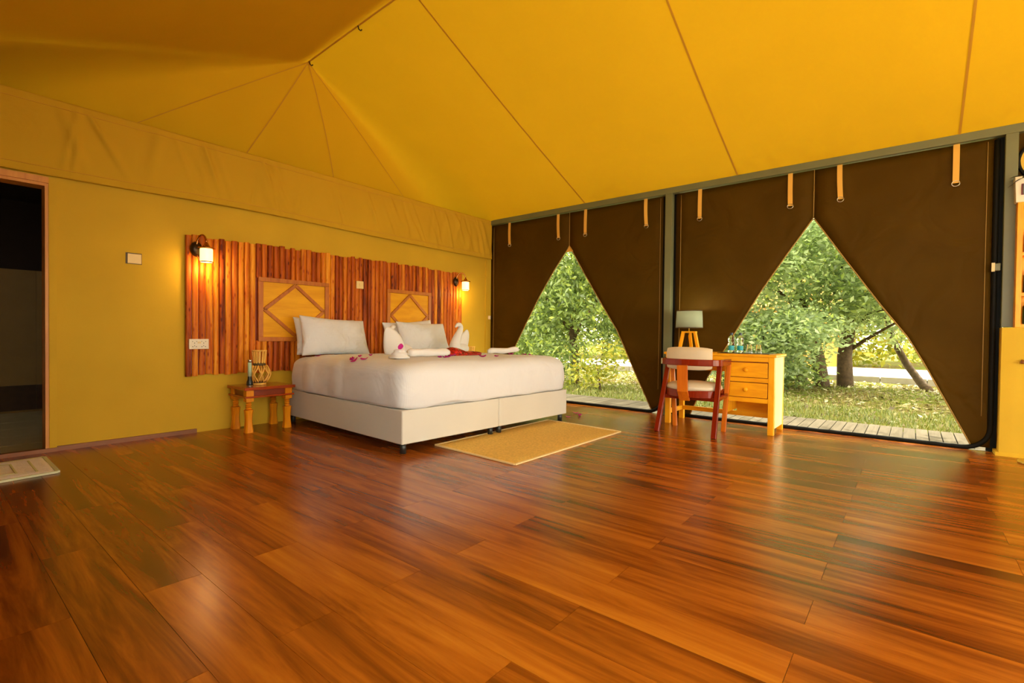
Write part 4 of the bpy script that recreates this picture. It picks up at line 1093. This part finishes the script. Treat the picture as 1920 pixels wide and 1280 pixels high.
def tumbler(cx, cy, label):
    mb = MB().lathe([(0.030, 0.0), (0.0245, 0.086), (0.0225, 0.088), (0.0215, 0.085), (0.027, 0.001)], (cx, cy, 0.758), 20, cap=False)
    mb.lathe([(0.0005, 0.083), (0.0225, 0.083), (0.0235, 0.088), (0.0005, 0.088)], (cx, cy, 0.758), 20, cap=False)
    tag(mb.build('tumbler', M['glass'], None, smooth=True), label, 'glass', 'glasses on the desk tray')
tumbler(5.30, 1.258, 'upturned clear tumbler beside the water bottles')
tumbler(5.30, 1.173, 'upturned clear tumbler at the right end of the tray')

# ------------------------------------------------------------------ chair
chx, chy = 4.74, 1.625
cr_ = thing('armchair', (chx, chy, 0), 'red lacquered wooden armchair with curved back rail and beige pads at the desk', 'chair')
for y_, yt in ((1.888, 1.862), (1.358, 1.375)):
    MB().bar((4.535, y_, 0), (4.74, yt, 0.655), 0.036, 0.046, (0, 1, 0), 0.032, 0.042).build('rear_leg', M['redwood'], cr_, bevel=0.004)
for y_, yt in ((1.868, 1.895), (1.395, 1.345)):
    MB().bar((4.955, y_, 0), (4.93, yt, 0.655), 0.034, 0.042, (0, 1, 0), 0.030, 0.036).build('front_leg', M['splat'], cr_, bevel=0.004)
# horseshoe rail: round the back, forward along both sides
def horseshoe(ry, rx, fwd):
    pts = []
    for i in range(25):
        a = math.pi / 2 + math.pi * i / 24
        pts.append((4.70 + rx * math.cos(a), chy + ry * math.sin(a)))
    return [(4.70 + fwd, chy + ry)] + [(4.70 + fwd / 2, chy + ry)] + pts + [(4.70 + fwd / 2, chy - ry), (4.70 + fwd, chy - ry)]
def band(out, inn, z0, z1, tilt=0.0):
    n = len(out); mb = MB(); vs = []
    for (a, b) in zip(out, inn):
        vs += [(a[0], a[1], z0), (b[0], b[1], z0), (b[0], b[1], z1), (a[0], a[1], z1)]
    fs = [(i*4+k, i*4+(k+1) % 4, (i+1)*4+(k+1) % 4, (i+1)*4+k) for i in range(n-1) for k in range(4)]
    fs += [(3, 2, 1, 0), tuple((n-1)*4+k for k in range(4))]
    return mb.add(vs, fs)
band(horseshoe(0.292, 0.155, 0.26), horseshoe(0.258, 0.122, 0.26), 0.645, 0.705).build('arm_rail', M['redwood'], cr_, smooth=False, bevel=0.005)
# back pad: curved cushion standing inside the rail
bp_ = MB()
def bpad(sgn):
    def fn(u, v):
        a = math.radians(180 + (u - 0.5) * 112); e = max(0, 1 - abs(2*u-1) ** 5) ** 0.5 * max(0, 1 - abs(2*v-1) ** 3) ** 0.5
        dep = 0.026 * e * sgn
        r1, r2 = 0.112 - dep, 0.252 - dep
        return (4.705 + r1 * math.cos(a), chy + r2 * math.sin(a) * 1.02, 0.71 + (v - 0.5) * 0.215 * (1 - 0.16 * abs(2*u-1) ** 3))
    return fn
bp_.grid(bpad(-1), 24, 12); k_ = len(bp_.f); bp_.grid(bpad(1), 24, 12)
o = bp_.build('back_pad', M['cushion'], cr_, smooth=True)
# splat
MB().bar((4.548, chy + 0.025, 0.40), (4.545, chy + 0.03, 0.648), 0.098, 0.016, (1, 0, 0)).build('back_splat', M['splat'], cr_, bevel=0.003)
MB().bar((4.60, chy + 0.022, 0.315), (4.548, chy + 0.025, 0.41), 0.098, 0.016, (1, 0, 0)).build('lower_splat', M['splat'], cr_, bevel=0.003)
# seat frame and cushion
band(horseshoe(0.235, 0.125, 0.27), horseshoe(0.205, 0.095, 0.27), 0.345, 0.415).build('seat_rail', M['redwood'], cr_, bevel=0.005)
MB().bar((4.66, 1.875, 0.335), (4.66, 1.365, 0.335), 0.03, 0.035).build('rear_crossbar', M['redwood'], cr_, bevel=0.003)
MB().bar((4.945, 1.89, 0.37), (4.945, 1.36, 0.37), 0.028, 0.05).build('front_crossbar', M['redwood'], cr_, bevel=0.003)
for y_ in (1.88, 1.362):
    MB().bar((4.65, y_, 0.34), (4.945, y_, 0.36), 0.026, 0.035).build('side_crossbar', M['redwood'], cr_, bevel=0.003)
sp = MB().lathe([(0.20, 0.0), (0.245, 0.008), (0.262, 0.03), (0.25, 0.055), (0.19, 0.078), (0.09, 0.088), (0.01, 0.09)], (4.785, chy, 0.40), 36, sx=0.86)
sp.build('seat_pad', M['seatpad'], cr_, smooth=True)

# ------------------------------------------------------------------ right edge: shelf unit, pot, disc, stand
sh = thing('wall_shelf', (5.52, -0.95, 1.015), 'yellow wooden shelf unit standing on the low wall at the right edge', 'shelf')
B(5.455, 5.60, -0.655, -0.622, 1.015, 1.99).build('side_board', M['pine'], sh, bevel=0.003)
B(5.455, 5.60, -1.26, -1.228, 1.015, 1.99).build('side_board', M['pine'], sh, bevel=0.003)
for zz in (1.015, 1.26, 1.575, 1.965):
    B(5.458, 5.60, -1.228, -0.655, zz, zz + 0.025).build('shelf_board', M['pineh'], sh)
B(5.592, 5.60, -1.228, -0.655, 1.04, 1.965).build('back_board', M['pineh'], sh)
pt = thing('plant_pot', (5.52, -0.70, 1.99), 'dark leafy plant in a pale square pot on top of the yellow shelf unit', 'plant')
MB().add([(5.46,-0.79,1.99),(5.58,-0.79,1.99),(5.58,-0.612,1.99),(5.46,-0.612,1.99),(5.452,-0.80,2.19),(5.59,-0.80,2.19),(5.59,-0.603,2.19),(5.452,-0.603,2.19)],
         [(3,2,1,0),(4,5,6,7),(0,1,5,4),(1,2,6,5),(2,3,7,6),(3,0,4,7)]).build('pot', M['white'], pt, bevel=0.004)
B(5.449, 5.458, -0.77, -0.640, 2.045, 2.13).build('label_border', M['maroon'], pt)
B(5.446, 5.456, -0.765, -0.648, 2.05, 2.125).build('label_print', M['greyprint'], pt)
for i in range(16):
    a = rnd.uniform(0, 6.28); l_ = rnd.uniform(0.12, 0.22); up = rnd.uniform(0.2, 0.9)
    bx, by, bz = 5.515, -0.70, 2.18
    if i < 4: a = 2.0 + i * 0.35; l_ = 0.15; up = 0.1 + 0.15 * i
    d_ = Vector((math.cos(a), math.sin(a), 0)); sd = Vector((-math.sin(a), math.cos(a), 0))
    mb = MB()
    def fn(u, v):
        w_ = 0.016 * math.sin(math.pi * (0.08 + 0.92 * v)) ** 0.7
        return Vector((bx, by, bz)) + d_ * l_ * v + sd * (u - 0.5) * 2 * w_ + Vector((0, 0, l_ * up * v - 0.28 * v * v * l_ * 2))
    mb.grid(fn, 2, 6).build('leaf', M['plantleaf'], pt, smooth=True, solid=0.001)
dc = thing('wall_disc', (5.575, -0.78, 2.34), 'round yellow disc with black rim above the plant at the right edge', 'wall decoration')
disc = MB().lathe([(0.001, 0.0), (0.155, 0.0), (0.155, 0.012), (0.001, 0.012)], (0, 0, 0), 36); disc.v = [(5.585 - c, -0.80 + a, 2.335 + b) for a, b, c in disc.v]
disc.build('face', M['yellowdisc'], dc)
MB().tube([(5.572, -0.80 + 0.166 * math.cos(a), 2.335 + 0.166 * math.sin(a)) for a in [2 * math.pi * i / 40 for i in range(41)]], 0.012, 6, cap=False).build('rim', M['black'], dc, smooth=True)
for i, (zz, mm, nm, lab) in enumerate(((1.60, 'redjar', 'jar', 'dark red jar on the upper level of the yellow shelf unit'), (1.285, 'greenglass', 'jar', 'dark green glass jar on the middle level of the yellow shelf unit'), (1.04, 'greenglass', 'jar', 'dark jar on the lowest level of the yellow shelf unit'))):
    o = MB().lathe([(0.04, 0), (0.045, 0.01), (0.045, 0.14), (0.03, 0.16), (0.03, 0.185), (0.005, 0.187)], (5.52, -0.715, zz), 18).build(nm, M[mm], None, smooth=True)
    tag(o, lab, 'jar')
kb = tag(MB().lathe([(0.018, 0), (0.02, 0.01), (0.012, 0.03)], (5.44, -0.675, 0.735), 12).build('hook_peg', M['brownwood'], None, smooth=True), 'small brown wooden peg on the low wall at the right edge', 'peg')
st = thing('floor_stand', (5.26, -0.78, 0), 'round brass floor stand base in front of the low wall at the right edge', 'stand')
MB().lathe([(0.145, 0.0), (0.148, 0.006), (0.146, 0.016), (0.11, 0.022), (0.03, 0.026)], (5.26, -0.78, 0), 36).build('base_disc', M['yellowdisc'], st, smooth=True)
MB().lathe([(0.012, 0.02), (0.012, 1.3)], (5.26, -0.78, 0), 12).build('pole', M['brass'], st, smooth=True)

# ------------------------------------------------------------------ deck, ground, road
dkk = struct(B(XW + 0.05, 6.66, -4.0, 7.0, -0.16, -0.072).build('floor_deck', M['kerb']), 'weathered grey deck boards outside the screens')
y = -0.343 - 0.0985 * 6; fb = None; zoff = wloc(dkk)
while y < 6.9:
    if fb is None:
        fb = MB().box(0, 1.045, 0.004, 0.0945, -0.045, 0.0).build('board', M['deck'], dkk, local=True); o = fb
    else:
        o = fb.copy(); COL.objects.link(o)
    o.location = (XW + 0.055 - zoff[0], y - zoff[1], -0.03 + rnd.uniform(-0.002, 0.002) - zoff[2])
    y += 0.0985
def gz(x, y):
    return -0.2 + 0.03 * math.sin(x * 0.9 + 1) * math.sin(y * 0.7)
g = MB().grid(lambda u, v: (6.5 + u * 50, -25 + v * 75, gz(6.5 + u * 50, -25 + v * 75)), 80, 100)
struct(g.build('floor_ground', M['ground'], smooth=True), 'leaf-strewn ground outside')
struct(MB().grid(lambda u, v: (-40 + u * 39.6, -30 + v * 75, -0.2), 4, 4).build('floor_yard', M['sand']), 'pale sandy yard')
struct(MB().add([(-0.4,-30,-0.21),(6.6,-30,-0.21),(6.6,YF-0.1,-0.21),(-0.4,YF-0.1,-0.21)], [(0,1,2,3)]).build('floor_yard_front', M['sand']))
rd = MB()
def rdx(y): return 15.25 - 0.02 * (y - 1) - (0.055 * max(0, y - 1) ** 1.55)
rd.grid(lambda u, v: (rdx(-12 + v * 36) + 0.14 + u * 5.0, -12 + v * 36, -0.09), 2, 40)
struct(rd.build('floor_road', M['road']), 'pale sunlit road beyond the trees')
kb_ = MB()
for i in range(40):
    ya_, yb_ = -12 + i * 0.9, -12 + i * 0.9 + 0.885
    MB().bar((rdx(ya_) + 0.07, ya_, -0.13), (rdx(yb_) + 0.07, yb_, -0.13), 0.15, 0.16).build('kerb_stone', M['kerb'], bpy.data.objects['floor_road'])

# ------------------------------------------------------------------ vegetation
def leaf_cloud(rng, centers, n, size, droop, spread=1.0, shell=0.35):
    """n folded leaves (two triangles each) in ellipsoid blobs (c, radii)"""
    w_ = np.array([r[0] * r[1] * r[2] for c, r in centers]) ** 0.75; w_ /= w_.sum()
    idx = rng.choice(len(centers), n, p=w_)
    C = np.array([c for c, r in centers])[idx]; Rr = np.array([r for c, r in centers])[idx]
    d = rng.normal(size=(n, 3)); d /= np.linalg.norm(d, axis=1)[:, None]
    rad = (shell + (1 - shell) * rng.random(n)) ** 0.6
    # twigs: gather leaves in small sprays
    nt_ = max(1, n // 14)
    tw = rng.integers(0, n, nt_)
    P = C + d * Rr * rad[:, None]
    pick = tw[rng.integers(0, nt_, n)]
    P = P[pick] + rng.normal(size=(n, 3)) * size * np.array([1.3, 1.3, 1.0])
    ax = rng.normal(size=(n, 3)); ax[:, 2] = ax[:, 2] * 0.5 - droop; ax /= np.linalg.norm(ax, axis=1)[:, None]
    sd = np.cross(ax, rng.normal(size=(n, 3))); sd /= np.linalg.norm(sd, axis=1)[:, None]
    nr = np.cross(ax, sd)
    L = size * rng.uniform(0.6, 1.3, n)[:, None]; W = L * 0.22
    V = np.empty((n, 4, 3))
    V[:, 0] = P; V[:, 1] = P + ax * L * 0.45 + sd * W + nr * W * 0.35; V[:, 2] = P + ax * L; V[:, 3] = P + ax * L * 0.45 - sd * W + nr * W * 0.35
    return V.reshape(-1, 3)
def tri_object(name, V, mat, parent=None, quads=True):
    n = len(V) // 4
    me = bpy.data.meshes.new(name)
    base = np.arange(n)[:, None] * 4
    F = np.concatenate([base + np.array([0, 1, 2]), base + np.array([0, 2, 3])], axis=1).reshape(-1)
    if parent is not None: V = V - np.array(wloc(parent)); loc = (0, 0, 0)
    else:
        mn, mx = V.min(0), V.max(0); loc = np.array([(mn[0]+mx[0])/2, (mn[1]+mx[1])/2, mn[2]]); V = V - loc
    me.vertices.add(len(V)); me.vertices.foreach_set('co', V.astype(np.float32).reshape(-1))
    me.loops.add(len(F)); me.loops.foreach_set('vertex_index', F.astype(np.int32))
    nf = len(F) // 3
    me.polygons.add(nf); me.polygons.foreach_set('loop_start', np.arange(nf, dtype=np.int32) * 3)
    try: me.polygons.foreach_set('loop_total', np.full(nf, 3, dtype=np.int32))
    except Exception: pass
    me.materials.append(mat); me.update(calc_edges=True)
    o = bpy.data.objects.new(name, me); COL.objects.link(o); o.location = tuple(loc)
    if parent is not None: o.parent = parent
    return o
rng = np.random.default_rng(11)
def tree(name, base, label, cat, trunks, blobs, n, size, mat, droop=0.5, group=None, shell=0.35):
    t = thing(name, base, label, cat, group)
    for pts, r0, r1 in trunks:
        P = [Vector(base) + Vector(p) for p in pts]
        m_ = len(P); MB().tube(P, [r0 + (r1 - r0) * i / (m_ - 1) for i in range(m_)], 9).build('trunk' if r0 > 0.055 else 'branch', M['bark'], t, smooth=True)
    V = leaf_cloud(rng, [((base[0]+c[0], base[1]+c[1], base[2]+c[2]), r) for c, r in blobs], n, size, droop, shell=shell)
    f = tri_object('foliage', V, mat, t); f['kind'] = 'stuff'
    return t
# tree outside the first screen
tree('leafy_tree', (9.5, 5.9, -0.2), 'dense broad-leaved tree filling the opening of the screen beside the bed', 'tree',
     [([(0, 0, 0), (0.05, 0.02, 0.6), (-0.05, 0.1, 1.3), (0.1, 0.0, 2.2), (0, 0, 3.4)], 0.10, 0.04),
      ([(-0.05, 0.1, 1.2), (-0.4, 0.5, 1.9), (-0.7, 0.7, 2.6)], 0.045, 0.015), ([(0.0, 0.05, 1.4), (0.3, -0.5, 2.0), (0.2, -0.9, 2.7)], 0.045, 0.015),
      ([(0.0, 0.05, 1.0), (-0.3, -0.4, 1.5), (-0.6, -0.8, 1.7)], 0.035, 0.012)],
     [((0, 0, 3.4), (1.9, 2.0, 1.6)), ((-0.5, 0.9, 1.9), (1.2, 1.2, 1.0)), ((0.0, -0.8, 2.0), (1.2, 1.2, 1.0)), ((0.5, 1.8, 1.5), (1.1, 1.2, 1.2)), ((0.1, -1.5, 1.4), (0.8, 0.9, 0.5)), ((-0.4, 0.1, 0.75), (0.6, 0.7, 0.4)), ((0.6, 0.7, 1.3), (0.8, 0.9, 0.7)), ((0.8, 2.3, 0.8), (0.8, 1.0, 0.7)), ((0, 0, 4.6), (2.2, 2.4, 1.3))],
     46000, 0.13, M['leaf'], 0.7)
tree('small_shrub', (8.6, 4.75, -0.2), 'low shrub sprouting beside the deck beneath the tree by the bed', 'shrub',
     [([(0, 0, 0), (0.03, 0.05, 0.3), (0.0, 0.1, 0.6)], 0.02, 0.008)], [((0, 0, 0.55), (0.4, 0.45, 0.35)), ((0.1, 0.4, 0.35), (0.3, 0.3, 0.28))], 700, 0.11, M['leafsun'], 0.3)
# big tree outside the second screen
tree('leafy_tree', (13.3, 1.2, -0.2), 'large dark-trunked tree beyond the lawn outside the wide screen', 'tree',
     [([(0.1, -0.05, 0), (0.15, -0.02, 0.7), (0.3, -0.1, 1.5), (0.2, 0.0, 3.0), (0.2, 0.1, 5.0)], 0.17, 0.08),
      ([(-0.25, 0.35, 0), (-0.2, 0.45, 0.7), (-0.25, 0.7, 1.6), (-0.2, 1.0, 3.0)], 0.16, 0.07),
      ([(0.25, 0.8, 0), (0.3, 0.95, 0.6), (0.3, 1.3, 1.4)], 0.12, 0.05),
      ([(0.2, -0.05, 0.8), (0.1, -0.5, 1.15), (-0.1, -1.0, 1.5)], 0.05, 0.02), ([(0.25, -0.1, 1.4), (0.0, -0.9, 1.9), (-0.2, -1.7, 2.4)], 0.05, 0.02), ([(-0.25, 0.7, 1.6), (-0.8, 1.2, 2.2), (-1.1, 1.9, 2.8)], 0.05, 0.02)],
     [((0.2, 0.4, 4.6), (2.6, 3.0, 1.9)), ((-0.4, -0.9, 2.6), (1.3, 1.3, 0.9)), ((-0.2, 1.3, 2.7), (1.5, 1.5, 1.0)), ((0.6, -2.0, 2.2), (1.0, 1.2, 0.8)), ((-0.6, 0.2, 2.0), (0.8, 0.9, 0.6)), ((-0.3, 1.2, 1.2), (0.8, 1.0, 0.7)), ((0.4, 0.3, 1.6), (0.8, 0.9, 0.5)), ((0.2, 0.4, 6.5), (2.4, 2.6, 1.5)), ((0.6, -1.2, 1.45), (0.8, 1.0, 0.35))],
     42000, 0.15, M['leaf2'], 0.45)
tree('leafy_bush', (11.2, 2.35, -0.2), 'grey green spreading bush right of the desk outside the wide screen', 'bush',
     [([(0, 0, 0), (0.05, 0.0, 0.5), (0.2, 0.1, 1.2)], 0.06, 0.02), ([(0.05, 0, 0.3), (-0.2, -0.4, 0.9), (-0.3, -0.7, 1.4)], 0.035, 0.012), ([(0.05, 0, 0.3), (0.1, 0.5, 0.9), (0.0, 0.9, 1.5)], 0.035, 0.012)],
     [((0, 0.0, 1.15), (0.9, 0.9, 0.6)), ((0.0, -0.7, 1.25), (0.8, 0.7, 0.5)), ((0.0, 0.8, 1.3), (0.7, 0.8, 0.6)), ((0.3, 0.2, 0.6), (0.7, 0.8, 0.4)), ((0.0, 1.1, 2.3), (0.7, 0.8, 0.5)), ((-0.1, -0.1, 2.6), (0.9, 0.9, 0.5)), ((0.1, -0.4, 3.3), (1.0, 1.1, 0.5))],
     18000, 0.12, M['leaf2'], 0.25)
tree('small_shrub', (12.3, 2.6, -0.2), 'low dark shrub at the foot of the large tree, seen beside the desk', 'shrub',
     [([(0, 0, 0), (0.05, 0.05, 0.4), (0.0, 0.1, 0.8)], 0.03, 0.01)], [((0, 0, 0.45), (0.6, 0.75, 0.42)), ((0.2, -0.6, 0.35), (0.4, 0.45, 0.3)), ((0.1, 0.9, 0.5), (0.5, 0.6, 0.4))], 2600, 0.13, M['leaf'], 0.3)
tree('leafy_tree', (11.4, -1.3, -0.2), 'tree with drooping glossy branches at the right side of the wide opening', 'tree',
     [([(0, -0.5, 0), (0.0, -0.4, 1.0), (0, -0.3, 2.4)], 0.10, 0.04), ([(0, -0.35, 1.5), (-0.2, 0.3, 1.7), (-0.4, 0.9, 1.5)], 0.03, 0.01)],
     [((0, -0.3, 2.3), (1.1, 1.2, 0.8)), ((-0.2, 0.5, 1.75), (0.6, 0.7, 0.45)), ((0, -0.3, 3.6), (1.5, 1.5, 1.2)), ((0, -0.6, 1.5), (0.7, 0.8, 0.4))],
     12000, 0.14, M['leaf'], 0.6)
tree('fallen_trunk', (14.3, -0.55, -0.2), 'crooked leaning trunk at the road edge right of the large tree', 'tree',
     [([(-0.7, 0.25, 0.02), (-0.45, 0.35, 0.12), (-0.2, 0.6, 0.5), (0.1, 0.85, 1.0), (0.25, 1.1, 1.9)], 0.09, 0.06)], [((0.2, 1.0, 2.6), (0.7, 0.7, 0.5))], 1200, 0.14, M['leafsun'], 0.4)
tree('added_shade_tree', (8.0, -3.2, -0.2), 'unseen tree added so its high crown shades the deck and screens', 'tree',  # unseen tree, put in to keep sun off the openings and deck
     [([(0, 0, 0), (0.0, 0.1, 1.5), (-0.1, 0.5, 3.2)], 0.16, 0.09), ([(-0.1, 0.5, 3.2), (-0.3, 2.2, 3.9), (-0.4, 4.5, 4.1), (-0.4, 7.0, 4.2)], 0.08, 0.03)],
     [((-0.4, 0.8, 3.9), (0.9, 1.3, 1.1)), ((-0.4, 2.4, 3.9), (0.9, 1.4, 1.1)), ((-0.4, 4.0, 3.9), (0.9, 1.4, 1.1)), ((-0.4, 5.6, 3.9), (0.9, 1.4, 1.1)), ((-0.4, 7.2, 3.9), (0.9, 1.4, 1.1)), ((-0.4, 8.6, 3.9), (0.9, 1.2, 1.1))],
     16000, 0.17, M['leaf'], 0.4, None, 0.1)
# trees beyond the road
far = [(24, 2.5, 1.0), (22.5, 8.5, 1.1), (19, 15, 1.1), (13.5, 19, 1.0), (25.5, -3.5, 1.1), (29, 5.5, 1.3), (24, 13, 1.3), (30, -1, 1.3)]
labs = ['yellow green tree beyond the road behind the large tree', 'sunlit tree beyond the road, seen above the desk', 'sunlit tree far behind the tree beside the bed', 'far tree at the left of the opening beside the bed',
        'far tree at the right end of the road', 'tall tree behind the orange tent', 'tall far tree between the two openings', 'tall far tree at the right behind the road']
for (x_, y_, s_), lab in zip(far, labs):
    tree('roadside_tree', (x_, y_, -0.2), lab, 'tree', [([(0, 0, 0), (0.1, 0, 1.5), (0, 0.1, 4 * s_)], 0.2, 0.08)],
         [((0, 0, 3.2 * s_), (2.2 * s_, 2.4 * s_, 1.5 * s_)), ((-0.4, 1.0, 1.9 * s_), (1.5, 1.6, 0.8)), ((-0.2, -1.2, 2.0 * s_), (1.5, 1.6, 0.8)), ((0, 0, 5.2 * s_), (1.8 * s_, 2.0 * s_, 1.5 * s_)), ((0, 0, 0.8), (1.3, 3.2, 0.8))],
         8000, 0.30, M['leafsun'], 0.3, 'trees beyond the road')
# neighbouring orange tent
tn = thing('orange_tent', (21.0, 4.6, -0.2), 'orange canvas tent glimpsed between leaves beyond the road', 'tent')
B(19.8, 23.5, 2.2, 7.0, -0.2, 2.0).build('tent_wall', M['orangecanvas'], tn)
MB().prism([(19.3, 1.8, 2.0), (24.0, 1.8, 2.0), (21.6, 1.8, 3.3)], (0, 5.6, 0)).build('tent_roof', M['orangecanvas'], tn)

# grass and leaf litter
def scatter(n, x0, x1, y0, y1, size, flat, zup=0.0):
    P = np.stack([rng.uniform(x0, x1, n), rng.uniform(y0, y1, n), np.zeros(n)], 1)
    P[:, 2] = -0.2 + 0.03 * np.sin(P[:, 0] * 0.9 + 1) * np.sin(P[:, 1] * 0.7) + zup
    a = rng.uniform(0, 6.28, n); L = size * rng.uniform(0.5, 1.4, n)[:, None]
    if flat:
        ax = np.stack([np.cos(a), np.sin(a), rng.normal(size=n) * 0.25], 1); sd = np.stack([-np.sin(a), np.cos(a), rng.normal(size=n) * 0.3], 1); W = L * 0.28
        P[:, 2] += 0.015
    else:
        ax = np.stack([np.cos(a) * 0.5, np.sin(a) * 0.5, np.ones(n)], 1); sd = np.stack([-np.sin(a), np.cos(a), np.zeros(n)], 1); W = L * 0.07
    V = np.empty((n, 4, 3)); V[:, 0] = P; V[:, 1] = P + ax * L * 0.5 + sd * W; V[:, 2] = P + ax * L; V[:, 3] = P + ax * L * 0.5 - sd * W
    return V.reshape(-1, 3)
gr = tri_object('grass', np.concatenate([scatter(26000, 6.65, 9.2, -2.5, 8, 0.07, False), scatter(9000, 9.2, 14.5, -3, 9, 0.07, False)]), M['grass'])
gr['kind'] = 'stuff'; tag(gr, 'short green grass growing beside the deck', 'grass')
li = tri_object('leaf_litter', np.concatenate([scatter(9000, 8.2, 15.0, -3, 9, 0.085, True), scatter(3000, 6.7, 8.5, -2, 8, 0.07, True)]), M['litter'])
li['kind'] = 'stuff'; tag(li, 'dry fallen leaves covering the ground under the trees', 'leaves')
